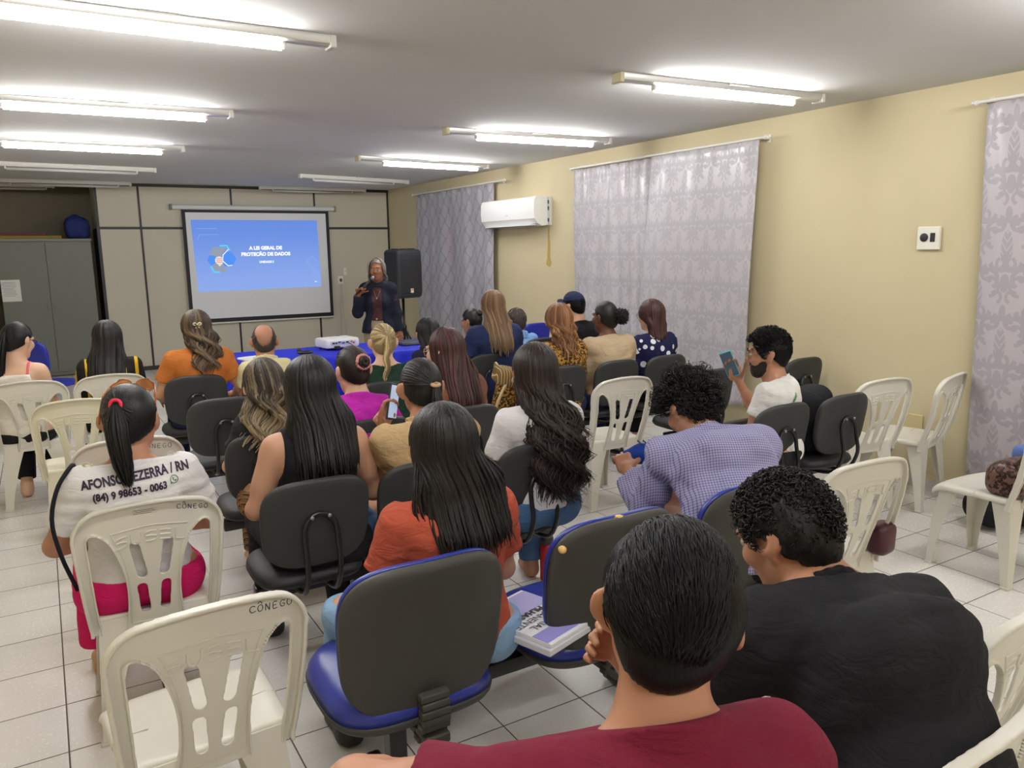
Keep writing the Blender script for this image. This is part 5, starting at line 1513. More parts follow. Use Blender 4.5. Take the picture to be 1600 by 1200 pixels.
P[5] = person('woman with amber sunglasses pushed up, black ponytail and lettered white T-shirt', (.223, 2.95, 1.215), -2, head_az=20, hp=10, skin='warm', res=.0075, seed=5, w=1.16, lean=-5,
    shirt=dict(mat=cloth('white_tee', (228, 226, 226)), sleeve=.66, wr=.004, hem=.03, res=.007), pants=dict(mat=cloth('hot_pink', (214, 26, 104), vary=.2), cuff=.085, len=.86), shoe=plain('tan_wedge', (176, 132, 84), .6),
    armL=((-.40, .28, -.85), (.35, .8, -.3)), armR=((.40, .28, -.85), (-.35, .8, -.3)), legs={'spread': .0, 'foot_fwd': -.03},
    hair=dict(mat=BLK, seed=5, g=.008, do=[('tied_hair', dict(tie=(-.012, -.108, .052), n=300, w0=.0055)), ('tail', dict(tie=(-.012, -.122, .055), length=.27, out=.055, fat=.036, taper=.4, n=120, w0=.006, sway=.03))]))
B = P[5]
q5 = lambda x, y, z: B.C + B.Rh @ (np.array([x, y, z]) * B.hs)
m = MB(); m.tube([q5(s_ * .012 + .012 * math.cos(t) * 0 - .012 + .017 * math.cos(t), -.121 + .006 * 0, .054 + .017 * math.sin(t)) for s_ in (0,) for t in np.linspace(0, 2 * PI, 18, endpoint=False)], .006, 8, closed=True); m.build('hair_tie', plain('hair_tie_red', (222, 40, 74), .6), B.hair, smooth=True)
# sunglasses on top of her head
m = MB(); lens = MB()
for sd in (-1, 1):
    ring = []
    for t in np.linspace(0, 2 * PI, 24, endpoint=False):
        ring.append(q5(sd * .040 + .034 * math.cos(t), .058 + .012 * math.sin(t) - .012 * abs(math.cos(t) * .5 + sd * .5), .124 + .020 * math.sin(t) - .008 * (sd * math.cos(t) > .3)))
    m.tube(ring, .0019, 6, closed=True); lens.add(ring, [tuple(range(24))])
    m.tube(smooth_path([q5(sd * .073, .045, .122), q5(sd * .086, .0, .085), q5(sd * .090, -.03, .03), q5(sd * .088, -.05, -.01)], 12), .0028, 6)
m.tube([q5(-.008, .064, .124), q5(0, .067, .127), q5(.008, .064, .124)], .0026, 6)
o = m.build('sunglasses', plain('amber_frame', (150, 84, 34), .25), B.obj, smooth=True)
lm = Mt('amber_lens', srgb(196, 120, 60), .1, .6); lm.b.inputs['Transmission Weight'].default_value = .55; lens.build('lens', lm.m, o)
def fit(V, wd, ys=1.2):
    V = np.array(V, float); V[:, 0] *= wd / np.ptp(V[:, 0]); V[:, 1] *= ys * wd / np.ptp(V[:, 0]) * 0 + ys; return V
def print_on(B, V, F, z0, x0, mat, name, off=.0035, tilt=0.0, parent=None, side=-1):
    """lettering laid on the back of a garment: V in a flat xy plane"""
    me = B.shirt.data; bvh = BVHTree.FromPolygons([v.co for v in me.vertices], [p.vertices for p in me.polygons])
    bm = bmesh.new(); vs = [bm.verts.new((a[0], a[1], 0)) for a in V]
    for f in F:
        try: bm.faces.new([vs[i] for i in f])
        except ValueError: pass
    bmesh.ops.triangulate(bm, faces=bm.faces[:])
    for _ in range(2):
        es = [e for e in bm.edges if e.calc_length() > .010]
        if es: bmesh.ops.subdivide_edges(bm, edges=es, cuts=1); bmesh.ops.triangulate(bm, faces=bm.faces[:])
    c, s = math.cos(tilt), math.sin(tilt)
    for v in bm.verts:
        x, z = x0 + c * v.co.x - s * v.co.y, z0 + s * v.co.x + c * v.co.y
        hit = bvh.ray_cast(Vector((x, -1.0, z)), Vector((0, 1, 0)))
        y = hit[0].y if hit[0] is not None else -.12
        v.co = Vector((x, y - off, z))
    me2 = bpy.data.meshes.new(name); bm.to_mesh(me2); bm.free()
    return link(name, me2, mat, parent or B.shirt, smooth=False)
tx = plain('shirt_print', (44, 24, 52), .7)
t0 = B.TP(0, 0, .305)
V, F = text_mesh('AFONSO BEZERRA / RN', .036, .0013); print_on(B, fit(V, .335, 1.15), F, .928, .005, tx, 'back_lettering', tilt=.05)
V, F = text_mesh('(84) 9 98653 - 0063', .029, .0011); print_on(B, fit(V, .225, 1.2), F, .880, -.02, tx, 'back_number', tilt=.05)
icon = MB(); th = np.linspace(0, 2 * PI, 25)
icon.add([(.019 * math.cos(t), .019 * math.sin(t), 0) for t in th[:-1]] + [(.016 * math.cos(t), .016 * math.sin(t), 0) for t in th[:-1]], [(i, (i + 1) % 24, 24 + (i + 1) % 24, 24 + i) for i in range(24)])
icon.add([(-.019, -.019, 0), (-.008, -.0175, 0), (-.0165, -.009, 0)], [(0, 1, 2)])
icon.add([(-.008, .008, 0), (-.004, .010, 0), (-.001, .005, 0), (-.004, .002, 0), (.002, -.004, 0), (.005, -.001, 0), (.010, -.004, 0), (.008, -.008, 0), (.002, -.008, 0), (-.007, .001, 0)], [tuple(range(10))])
print_on(B, np.array(icon.V) * .72, icon.F, .899, .118, plain('print_green', (40, 110, 72), .7), 'back_emblem')
b5 = MB(); s5 = B.arm[-1][0]; b5.tube(smooth_path([s5 + np.array(q) for q in ((-.02, .10, .02), (-.015, .06, .06), (-.03, -.01, .075), (-.075, -.055, .02), (-.10, -.07, -.08), (-.085, -.075, -.2), (-.05, -.06, -.33))], 24), .0075, 6)
tag(b5.build('bag_strap', cloth('strap_navy', (26, 26, 38)), B.obj, smooth=True), 'dark strap over her left shoulder')
# --- second block, left to right
P[6] = person('woman in a dark tee with long blond-ended hair swept to her left', (.856, 3.78, 1.155), 4, head_az=12, hp=14, ht=-10, skin='tan', res=.008, seed=6, lean=8,
    shirt=dict(mat=cloth('charcoal_tee', (36, 40, 42)), sleeve=.55), pants=dict(mat=hound('houndstooth', (70, 48, 34), (150, 116, 78), 34)), legs={'spread': -.03, 'foot_fwd': .05},
    hair=dict(mat=OMBRE, seed=6, do=[('long_hair', dict(zend=.82, wend=.095, n=260, phim=125, wave=.020, wl=.15, sweep=-.05, xshift=.0, thick=.05, jag=.05, w0=.008))]), armL=((-.42, .2, -.9), (.5, .7, -.2)))
P[7] = person('woman in a black sleeveless top with long straight black hair', (.861, 2.98, 1.254), 4, head_az=10, hp=6, skin='tan', res=.0075, seed=7, w=1.06,
    shirt=dict(mat=cloth('black_top', (20, 20, 24)), kind='tank', e=.009), pants=dict(mat=black_t), shoe=shoe_b,
    hair=dict(mat=BLK, seed=7, do=[('long_hair', dict(zend=.86, wend=.125, n=300, phim=125, jag=.04, thick=.045, w0=.009, vol=1.05, xshift=.02))]),
    armL=((-.34, .10, -.95), (.35, .9, .1)), armR=((.34, .15, -.95), (-.3, .9, .0)))
P[8] = person('woman in a magenta blouse with her bun held by a pink scrunchie', (1.314, 3.8, 1.18), 10, head_az=-6, hp=12, skin='light', res=.008, seed=8,
    shirt=dict(mat=cloth('magenta_blouse', (190, 40, 172), vary=.2), sleeve=.7, neck=.058, wr=.004), pants=dict(mat=black_t), armR=((.5, .25, -.8), (-.2, .7, .5)),
    hair=dict(mat=DKB, seed=8, g=.005, do=[('tied_hair', dict(tie=(.01, -.11, .030), n=260)), ('bun', dict(c=(.01, -.120, .030), r=.032))]))
B = P[8]; q8 = lambda x, y, z: B.C + B.Rh @ (np.array([x, y, z]) * B.hs)
m = MB(); m.tube([q8(.01 + .034 * math.cos(t), -.121 - .004 * math.sin(5 * t), .030 + .034 * math.sin(t)) for t in np.linspace(0, 2 * PI, 36, endpoint=False)], [.0085 + .0018 * math.sin(9 * k) for k in range(36)], 8, closed=True)
o = m.build('scrunchie', cloth('scrunchie_pink', (206, 140, 138)), B.hair, smooth=True); tag(o, 'pink scrunchie')
P[9] = person('woman in a dark green blouse with an ash blond ponytail', (1.884, 4.8, 1.187), 8, head_az=12, hp=6, skin='light', res=.009, seed=9, w=1.2,
    shirt=dict(mat=cloth('dark_green', (26, 52, 40)), sleeve=.7, neck=.078), pants=dict(mat=black_t),
    hair=dict(mat=BLOND, seed=9, g=.005, do=[('tied_hair', dict(tie=(.012, -.112, .040), n=280)), ('tail', dict(tie=(.012, -.128, .040), length=.30, out=.03, fat=.022, taper=.15, wave=.012, sway=-.03))]))
P[10] = person('woman in a brown top with reddish dark hair and glasses, turned to the left', (1.862, 3.85, 1.231), 0, head_az=-34, hp=6, skin='light', res=.008, seed=10, w=1.05, face=True,
    shirt=dict(mat=cloth('brown_top', (120, 78, 62)), sleeve=.5), pants=dict(mat=black_t), glasses=dict(mat=plain('glasses_pink', (196, 150, 150), .3)),
    hair=dict(mat=WINE, seed=10, do=[('long_hair', dict(zend=.84, wend=.11, n=240, phim=112, jag=.05, thick=.06, vol=1.05, xshift=.03))]))
P[11] = person('woman with black hair in dark navy beside the far end of the blue table', (2.641, 5.75, 1.117), -8, head_az=5, hp=10, skin='tan', res=.010, seed=11,
    shirt=dict(mat=cloth('dark_navy_top', (34, 36, 62)), sleeve=.8), pants=dict(mat=black_t),
    hair=dict(mat=BLK, seed=11, do=[('long_hair', dict(zend=.76, wend=.11, n=170, phim=125, jag=.04))]))
beige = cloth('beige_jacket', (190, 162, 120), 300, .35, vary=.15)
P[12] = person('woman in a beige jacket with dark ponytail holding a phone', (1.314, 2.95, 1.214), 4, head_az=12, hp=12, skin='warm', res=.0075, seed=12, w=1.2,
    shirt=dict(mat=beige, sleeve=1.8, e=.016, collar=beige, wr=.006, name='jacket', cuff=.012), pants=dict(mat=denim),
    armL=((.12, .62, -.72), (.06, .26, .95), dict(palm=(.66, -.72, .1), dir=(.22, .15, .95), curl=(.5, .55, .6, .6))),
    hair=dict(mat=SOFTBLK, seed=12, g=.006, do=[('tied_hair', dict(tie=(.035, -.105, .006), n=300, w0=.0055)), ('tail', dict(tie=(.038, -.118, .004), length=.24, out=.03, fat=.024, n=90, w0=.006))]))
B = P[12]; q12 = lambda x, y, z: B.C + B.Rh @ (np.array([x, y, z]) * B.hs)
m = MB(); m.tube([q12(.038 + .016 * math.cos(t), -.118 + .012 * math.sin(t), .004 + .006 * math.sin(t)) for t in np.linspace(0, 2 * PI, 20, endpoint=False)], .007, 8, closed=True); tag(m.build('hair_tie', cloth('tie_beige', (196, 160, 128)), B.hair, smooth=True), 'beige hair tie')
P[13] = person('woman in a rust orange top with very long straight glossy dark hair', (.975, 2.04, 1.205), 2, head_az=14, hp=10, skin='tan', res=.007, seed=13, w=1.17,
    shirt=dict(mat=cloth('rust_knit', (170, 78, 56), 700, .3), sleeve=.62, wr=.0035), pants=dict(mat=ldenim), shoe=shoe_b,
    armL=((-.30, .15, -.95), (.45, .85, -.1)), legs={-1: ((-.24, .30, .52), (-.22, .42, .085)), 1: ((.12, .44, .50), (.12, .42, .085))},
    hair=dict(mat=hair_mat('hair_glossy_dark', (9, 8, 8), (26, 21, 19), rough=.42, spec=.26), seed=13, do=[('long_hair', dict(zend=.85, wend=.13, n=460, phim=125, jag=.04, thick=.03, w0=.0075, vol=1.06, xshift=.02, sweep=.01)), ('long_hair', dict(zend=.80, wend=.14, n=26, phim=80, jag=.06, thick=.02, w0=.004, wave=.012, wl=.3, xshift=.02))]))
# --- right block
P[14] = person('tall woman in a navy polo shirt with long light brown hair', (3.142, 5.55, 1.325), 2, head_az=14, hp=0, skin='tan', res=.010, seed=14, w=1.08,
    shirt=dict(mat=cloth('navy_polo', (34, 44, 84)), sleeve=.6), pants=dict(mat=navy_d), armL=((-.36, .12, -.92), (.2, .9, -.1)),
    hair=dict(mat=LBROWN, seed=14, do=[('long_hair', dict(zend=.88, wend=.115, n=230, phim=125, jag=.05, thick=.05, vol=1.03))]))
P[15] = person('woman with pinned-up dark hair and bare shoulder beyond the navy polo shirt', (3.435, 6.5, 1.11), -2, head_az=-30, hp=8, skin='warm', res=.011, seed=15,
    shirt=dict(mat=cloth('teal_cami', (92, 150, 150)), kind='cami', straps=plain('teal_strap', (92, 150, 150), .7)), pants=dict(mat=black_t),
    hair=dict(mat=BLK, seed=15, do=[('tied_hair', dict(tie=(0, -.1, .06), n=150)), ('bun', dict(c=(0, -.10, .065), r=.035))]))
P[16] = person('man in a light blue shirt with thinning hair, seated beside the empty blue chair', (3.805, 6.3, 1.108), -6, head_az=-12, hp=8, sex='m', skin='brown', res=.011, seed=16, w=1.3,
    shirt=dict(mat=cloth('light_blue_shirt', (130, 172, 222)), sleeve=.7, collar=cloth('light_blue_shirt', (130, 172, 222))), pants=dict(mat=black_t),
    hair=dict(mat=GBRN, seed=16, g=.003, bald=(.05, .09, .05), do=[('short_hair', dict(n=350, length=.015, w0=.005))]))
leo = leopard('leopard_blouse', (176, 134, 66), (134, 92, 40), (46, 32, 20))
P[17] = person('woman in a leopard print blouse with shaggy auburn hair', (3.222, 4.72, 1.251), -2, head_az=18, hp=4, skin='tan', res=.009, seed=17, w=1.04,
    shirt=dict(mat=leo, sleeve=.8, e=.014), pants=dict(mat=navy_d),
    hair=dict(mat=AUBURN, seed=17, do=[('long_hair', dict(zend=.94, wend=.10, n=260, phim=130, wave=.006, wl=.075, jag=.05, thick=.05, vol=1.08))]))
P[18] = person('man in a dark cap and black tee by the edge of the wide curtain', (4.078, 5.75, 1.265), -4, head_az=-8, hp=12, sex='m', skin='tan', res=.010, seed=18,
    shirt=dict(mat=black_c, sleeve=.55), pants=dict(mat=denim), hair=dict(mat=MANB, seed=18, g=.003, low=-.07, do=[('short_hair', dict(n=250, length=.015, w0=.005, region=lambda D: D[:, 2] < .2))]))
B = P[18]; S_ = SDF(B.C - .2, B.C + .2, .008); q18 = lambda x, y, z: B.C + B.Rh @ (np.array([x, y, z]) * B.hs)
S_.add(('el', q18(0, -.014, .045), (.092, .112, .088), B.Rh.T), 0); S_.plane(q18(0, 0, .045), B.Rh @ nrm([0, .1, -1])); S_.add(('el', q18(0, .11, .048), (.075, .085, .008), (B.Rh @ rotx(-.2)).T), .012)
o = smesh(S_, 'cap', cloth('cap_navy', (30, 36, 66)), B.obj); tag(o, 'dark navy cap')
tan_c = cloth('tan_top', (188, 166, 136), 400, .3)
P[19] = person('woman in a tan long-sleeved top with a low puffy black bun', (3.666, 4.75, 1.252), 4, head_az=-12, hp=4, skin='dark', res=.009, seed=19, w=1.22,
    shirt=dict(mat=tan_c, sleeve=1.7, wr=.005, loose=.02), pants=dict(mat=navy_d),
    hair=dict(mat=SOFTBLK, seed=19, g=.010, do=[('tied_hair', dict(tie=(.05, -.095, .0), n=220)), ('bun', dict(c=(.042, -.110, .002), r=.050, n=110, sq=.9, fuzz=.005, w0=.008)), ('bun', dict(c=(.044, -.114, .004), r=.060, n=160, sq=.9, fuzz=.010, w0=.0025))]))
P[20] = person('woman in a navy blouse with white polka dots and a smooth dark bob', (4.122, 4.75, 1.241), 0, head_az=-10, hp=4, skin='light', res=.009, seed=20, w=1.05,
    shirt=dict(mat=spots('polka_dots', (24, 28, 66), (226, 226, 230), 15, .34), sleeve=.8, e=.014), pants=dict(mat=black_t), glasses=dict(mat=plain('glasses_dark', (30, 26, 26), .3)),
    hair=dict(mat=WINE, seed=20, do=[('long_hair', dict(zend=.955, wend=.085, n=220, phim=118, jag=.02, thick=.03, vol=1.06))]))
P[21] = person('woman in a white tee with very long wavy black hair reaching the seat', (1.848, 2.9, 1.237), 4, head_az=14, hp=6, skin='warm', res=.0075, seed=21, w=1.04,
    shirt=dict(mat=cloth('white_tee_plain', (226, 224, 226)), sleeve=.66, wr=.004, hem=-.0), pants=dict(mat=denim),
    armL=((-.28, .22, -.95), (.35, .8, -.35)),
    hair=dict(mat=DKB, seed=21, do=[('long_hair', dict(zend=.63, wend=.125, n=400, phim=125, wave=.018, wl=.14, jag=.06, thick=.075, w0=.0080, vol=1.06, xshift=.025, curl=.008, sweep=.015)), ('long_hair', dict(zend=.60, wend=.14, n=40, phim=100, wave=.026, wl=.10, jag=.05, thick=.10, w0=.0035, xshift=.03, sweep=.02))]))
chk = checks('blue_check_shirt', (168, 166, 200), (72, 72, 116), 105)
P[22] = person('man with curly black hair in a blue checked shirt, bent over his knee', (2.262, 2.42, 1.09), 26, head_az=-2, hp=42, ht=6, sex='m', skin='warm', res=.0075, seed=22, w=1.12, lean=32, hunch=.25, side=-4, size=.97,
    shirt=dict(mat=chk, sleeve=1.7, e=.016, loose=.02, collar=chk, wr=.006, cuff=.014), pants=dict(mat=black_t),
    armL=((-.16, .42, -.88), (-.12, .88, .42), dict(palm=(.3, -.2, -1), curl=(.5, .55, .6, .65))), armR=((.30, .72, -.5), (-.6, .6, -.05)), legs={-1: ((-.16, .45, .52), (-.02, .62, .62)), 1: ((.16, .44, .52), (.16, .40, .085))},
    hair=dict(mat=CURLB, seed=22, g=.020, rough=.008, do=[('curls', dict(n=2200, rad=.009, g=1.20, spread=.034, w0=.0022)), ('curls', dict(n=420, rad=.011, g=1.28, spread=.045, w0=.0015, region=lambda D: D[:, 2] > -.1))]))
P[23] = person('bearded man in a white tee turned to the left, holding a phone', (3.359, 2.92, 1.20), -24, head_az=-42, hp=8, sex='m', skin='warm', res=.008, seed=23, face=True, lean=8,
    shirt=dict(mat=cloth('white_vneck', (232, 230, 228)), sleeve=.6, neck=.070, wr=.004), pants=dict(mat=black_t), glasses=dict(mat=plain('glasses_thin', (150, 130, 110), .3)),
    armR=((.05, .72, -.70), (-.10, .45, .80), dict(palm=(-.8, .1, .3), dir=(-.15, .35, .9), curl=(.45, .5, .55, .6))), armL=((-.25, .30, -.9), (.4, .8, -.2)),
    hair=dict(mat=MANB, seed=23, g=.010, low=-.08, do=[('curls', dict(n=1500, rad=.006, g=1.12, spread=.014, w0=.0018, turns=.7, region=lambda D: D[:, 2] > .2)), ('short_hair', dict(n=2200, length=.034, w0=.0024, lift=.6, g=1.09, jitter=.4, flow=lambda D: np.stack([D[:, 0] * .3, -np.ones(len(D)), -.2 - .6 * (D[:, 2] < .3)], -1)))]))
B = P[23]; S_ = SDF(B.C - .17, B.C + .17, .006); q23 = lambda x, y, z: B.C + B.Rh @ (np.array([x, y, z]) * B.hs); k_ = B.hs
S_.add(('el', q23(0, .026, -.05), (.0635 * k_, .070 * k_, .0705 * k_), B.Rh.T), 0); S_.add(('rc', q23(0, .060, -.098), q23(0, .066, -.098), .0255 * k_, .023 * k_), .02)
for sd in (-1, 1): S_.add(('rc', q23(sd * .054, .0, -.055), q23(sd * .026, .06, -.098), .023 * k_, .022 * k_), .02)
S_.plane(q23(0, .10, -.040), B.Rh @ nrm([0, .42, 1])); S_.cut(('el', q23(0, .098, -.062), (.024, .022, .014), B.Rh.T)); S_.plane(q23(0, -.004, 0), B.Rh @ nrm([0, -1, -.2])); S_.warp(wrinkle(.003, 300, 4))
smesh(S_, 'beard', plain('beard_dark', (34, 27, 24), .8, bump=(500, .8, .003)), B.obj, 0)
# small green print on the left shoulder blade of his tee
pr = MB(); rgx = random.Random(8)
for i in range(7): pr.add([(x + i * .0115 - .04, z, 0) for x, z in ((0, -.010), (.008, -.008 - .003 * (i % 2)), (.0085, .006 + .004 * (i % 3 == 0)), (.001, .008))], [(0, 1, 2, 3)])
print_on(B, pr.V, pr.F, B.TP(0, 0, .40)[2], -.075, plain('print_leaf_green', (70, 140, 90), .7), 'shirt_print', tilt=.9)
P[24] = person('man in a black polo shirt with short wavy black hair, looking down to the left', (1.29, 1.10, 1.165), 4, head_az=-14, hp=26, hs=.97, sex='m', skin='warm', res=.007, seed=24, w=1.12, lean=24, hunch=.28, side=9, size=1.03, neck=.055, face=True,
    shirt=dict(mat=cloth('black_polo', (24, 24, 28), 900, .3), sleeve=.75, e=.014, collar=cloth('black_polo', (24, 24, 28)), wr=.004), pants=dict(mat=black_t),
    armL=((-.35, .55, -.75), (.4, .8, -.1)), armR=((.35, .5, -.8), (-.4, .8, -.1)),
    hair=dict(mat=CURLB, seed=24, g=.012, rough=.003, low=-.075, do=[('curls', dict(n=3600, rad=.0055, g=1.10, spread=.012, w0=.0016, turns=.9)), ('short_hair', dict(n=2600, length=.020, w0=.0014, lift=.8, g=1.08, jitter=.9)), ('short_hair', dict(n=2200, length=.010, w0=.0014, lift=.3, g=1.10, jitter=.9, region=lambda D: D[:, 2] < .2))]))
def flow25(D):
    f = np.stack([.25 - .2 * D[:, 0], -.75 - .2 * D[:, 2], -.9 + .25 * (D[:, 2] > .6)], -1); return f
P[25] = person('man in a maroon tee with glossy black hair, hand raised to his ear', (.735, .775, 1.270), 16, head_az=40, hp=10, ht=7, sex='m', skin='warm', res=.006, seed=25, lean=8, size=.98, hs=1.01,
    shirt=dict(mat=cloth('maroon_tee', (112, 24, 48), 900, .3), sleeve=.62, wr=.005, ws=38, neck=.056), pants=dict(mat=denim),
    armL=((-.82, .45, -.08), (.35, .75, -.5)),
    armR=((-.205, .148, -.16), (.058, .004, .22), dict(palm=(-.454, -.89, .1), dir=(-.64, .61, .42), curl=(.66, .74, .78, .74), res=.003, sc=.80, spread=.20, thumb=(.8, .4, .4))),
    hair=dict(mat=MANB, seed=25, g=.008, low=-.082, front=.064, do=[('short_hair', dict(n=5200, length=.060, w0=.0013, lift=.26, g=1.085, flow=flow25, jitter=.16, region=lambda D: D[:, 2] > -.02)), ('short_hair', dict(n=3600, length=.020, w0=.0012, lift=.2, g=1.05, flow=lambda D: np.tile(np.array([0, -.3, -1.0]), (len(D), 1)), jitter=.15, region=lambda D: D[:, 2] < .15))]))
# --- the speaker
maroon = cloth('brown_maroon_top', (74, 42, 40))
P[26] = person('standing grey-haired woman in a dark blazer speaking into a microphone', (3.261, 8.4, 1.569), 208, head_az=212, hp=2, skin='brown', res=.0085, seed=26, stand=True, face=True, w=.92, lip=(150, 66, 60), lean=1, size=.955,
    shirt=dict(mat=maroon, sleeve=.5, neck=.058, hem=.07), pants=dict(mat=cloth('khaki_trousers', (150, 134, 108)), cuff=.07, top=.13), shoe=shoe_b,
    armR=((.34, .16, -.9), (-.12, .42, .90), dict(palm=(-.7, .3, .2), dir=(-.4, .35, .8), curl=(.85, .9, .95, 1.0), thumb=(.3, .6, .8))), armL=((-.20, -.02, -.95), (-.10, .12, -.95)),
    hair=dict(mat=GREY, seed=26, do=[('long_hair', dict(zend=1.30, wend=.10, n=150, phim=118, jag=.03, thick=.03, vol=1.06, wave=.006, wl=.1))]))
B = P[26]
E_ = .022; T = torso_prims(B, E_, .012); AP = []
for sd in (-1, 1):
    S_, E, W, ua, fa, o = B.arm[sd]; AP += [(('rc', S_, E, .056 + E_ * .7, .044 + E_ * .7), .035), (('tc', E - (W - E) * .02, E + (W - E) * .93, .045 + E_ * .7, .034 + E_ * .7), .02)]
T.append((('el', B.P0 + np.array([0, 0, -.06]), (.20, .165, .17), None), .05))
S2 = sdf_of(T + AP, .0085); fill(S2, T); fill(S2, AP); S2.warp(wrinkle(.004, 38, 26))
R_t = np.stack([B.rt, B.fr, B.up])
S2.cut(('bx', B.TP(0, .16, .30), (.052, .15, .16), R_t, .02)); S2.cut(('el', B.TP(0.01, .16, .02), (.075, .12, .20), R_t)); S2.cut(('rc', B.NB, B.HB + B.up * .06, .068, .08)); S2.plane(B.P0 + np.array([0, 0, -.07]), (0, 0, -1))
o = smesh(S2, 'blazer', cloth('dark_blazer', (26, 30, 44)), B.obj); tag(o, 'dark navy blazer')
m = MB().ball(B.TP(.012, .165, .10), .011, 10, (1, .5, 1)); m.build('button', gold, o, smooth=True)
m = MB().tube(smooth_path([B.TP(-.05, .02, .5), B.TP(-.03, .12, .40), B.TP(0, .14, .35), B.TP(.03, .12, .40), B.TP(.05, .02, .5)], 20), .002, 5); m.ball(B.TP(0, .148, .34), .010); m.build('necklace', plain('silver', (190, 190, 190), .25, .6, .8), B.obj, smooth=True)
# ================================================================ table, equipment, bags
def cloth_skirt(x0, x1, y0, y1, z, name, mat, parent, zb=.06):
    """table cover hanging in folds"""
    per = []; n = 60
    def seg(a, b, k):
        for i in range(k): per.append((a[0] + (b[0] - a[0]) * i / k, a[1] + (b[1] - a[1]) * i / k))
    k1, k2 = 90, 40
    seg((x0, y0), (x1, y0), k1); seg((x1, y0), (x1, y1), k2); seg((x1, y1), (x0, y1), k1); seg((x0, y1), (x0, y0), k2)
    per = np.array(per); c = per.mean(0); m = len(per); V = []; F = []
    s = np.linspace(0, 1, m, endpoint=False); rows = [(0, .94), (0, .985), (-.006, 1.0), (-.03, 1.0), (-.16, 1), (-.32, 1), (-.5, 1), (zb - z, 1)]
    for r, (dz, k) in enumerate(rows):
        a = .0 if r < 3 else .008 + .022 * min(1, -dz / .4)
        for i in range(m):
            w = a * (math.sin(2 * PI * 34 * s[i] + 1.5 * math.sin(2 * PI * 5 * s[i])) + .5 * math.sin(2 * PI * 13 * s[i]))
            d = per[i] - c; d = d / np.array([(x1 - x0) / 2, (y1 - y0) / 2]); q = c + (per[i] - c) * k
            nn = np.array([math.copysign(1, d[0]) if abs(d[0]) > .999 else 0, math.copysign(1, d[1]) if abs(d[1]) > .999 else 0])
            q = q + nn * w; V.append((q[0], q[1], z + dz + (.002 * math.sin(40 * s[i]) if r < 2 else 0)))
    V.append((c[0], c[1], z))
    for r in range(len(rows) - 1):
        for i in range(m): F.append((r * m + i, r * m + (i + 1) % m, (r + 1) * m + (i + 1) % m, (r + 1) * m + i))
    for i in range(m): F.append((len(V) - 1, (i + 1) % m, i))
    bm = bmesh.new(); me = mesh_np(name, V, F); bm.from_mesh(me); bmesh.ops.recalc_face_normals(bm, faces=bm.faces); bm.to_mesh(me); bm.free()
    return link(name, me, mat, parent)
t = empty('long_table', (0, 0, 0), label='long table with white legs hidden under the blue cloth', cat='table')
MB().box((2.38, 7.08, .727), (1.9, .80, .03), bev=.004).build('tabletop', white_metal, t)
for sx in (1.5, 3.26):
    for sy in (6.75, 7.42): MB().box((sx, sy, .356), (.045, .045, .712), bev=.004).build('leg', white_metal, t)
o = cloth_skirt(1.40, 3.36, 6.66, 7.50, .748, 'tablecloth', cloth('royal_blue_cloth', (36, 48, 206), 300, .3, vary=.2, rough=.6), None); tag(o, 'royal blue cloth hanging in folds over the long table', 'tablecloth')
# projector
t = empty('projector', (2.37, 7.22, .752), R_(8), label='white projector on the blue tablecloth with its sockets facing the camera', cat='projector')
pw = plain('projector_white', (232, 232, 232), .4)
soft(MB().box((0, 0, .058), (.345, .26, .088), bev=.022).build('casing', pw, t), 40)
MB().box((0, -.131, .064), (.26, .004, .034), bev=.002).build('socket_panel', plain('panel_grey', (196, 198, 204), .5), t)
for x_, w_, m_, z_ in ((-.10, .022, dark, .064), (-.072, .018, dark, .064), (-.04, .03, plain('port_blue', (50, 70, 160), .5), .07), (.0, .03, plain('port_blue', (50, 70, 160), .5), .062), (.04, .026, dark, .066), (.085, .014, plain('port_orange', (206, 96, 50), .5), .07), (.105, .014, plain('port_red', (190, 50, 50), .5), .058)):
    MB().box((x_, -.134, z_), (w_, .006, .014), bev=.001).build('port', m_, t)
MB().box((-.07, -.145, .024), (.05, .03, .03), bev=.004).build('power_plug', dark, t)
for sx in (-1, 1):
    for sy in (-1, 1): MB().lathe([(.012, 0), (.014, .018)], (sx * .13, sy * .09, 0), 10).build('foot', dark, t, smooth=True)
m = MB().lathe([(.045, 0), (.045, .012), (.036, .014), (.03, .006)], (.08, .128, .06), 20, Matrix.Rotation(-PI / 2, 3, 'X')); m.build('lens', plain('lens_glass', (20, 20, 30), .1), t, smooth=True)
m = MB(); m.tube(smooth_path([(.05, -.14, .06), (.09, -.19, .02), (.05, -.26, .004), (-.12, -.32, .003), (-.2, -.40, .003)], 30), .004, 6); m.build('cable', dark, t, smooth=True)
# remote receiver on the table
t = empty('wireless_mouse', (1.98, 6.95, .753), R_(-25), label='small black wireless gadget lying on the blue tablecloth left of the projector', cat='mouse')
MB().ball((0, 0, .017), 1, 16, (.075, .038, .018)).build('body', plain('mouse_black', (24, 24, 26), .4), t, smooth=True); MB().ball((-.055, .03, .03), 1, 12, (.022, .018, .024)).build('knob', plain('mouse_black', (24, 24, 26), .4), t, smooth=True)
# laptop lying flat at the table's right end
t = empty('laptop', (3.14, 7.1, .753), R_(-6), label='closed dark laptop at the right end of the blue table', cat='laptop')
MB().box((0, 0, .008), (.36, .25, .016), bev=.005).build('base', plain('laptop_dark', (70, 72, 76), .4), t); MB().box((0, .0, .021), (.358, .248, .009), bev=.003).build('lid', plain('laptop_lid', (86, 88, 92), .35, .5, .3), t)
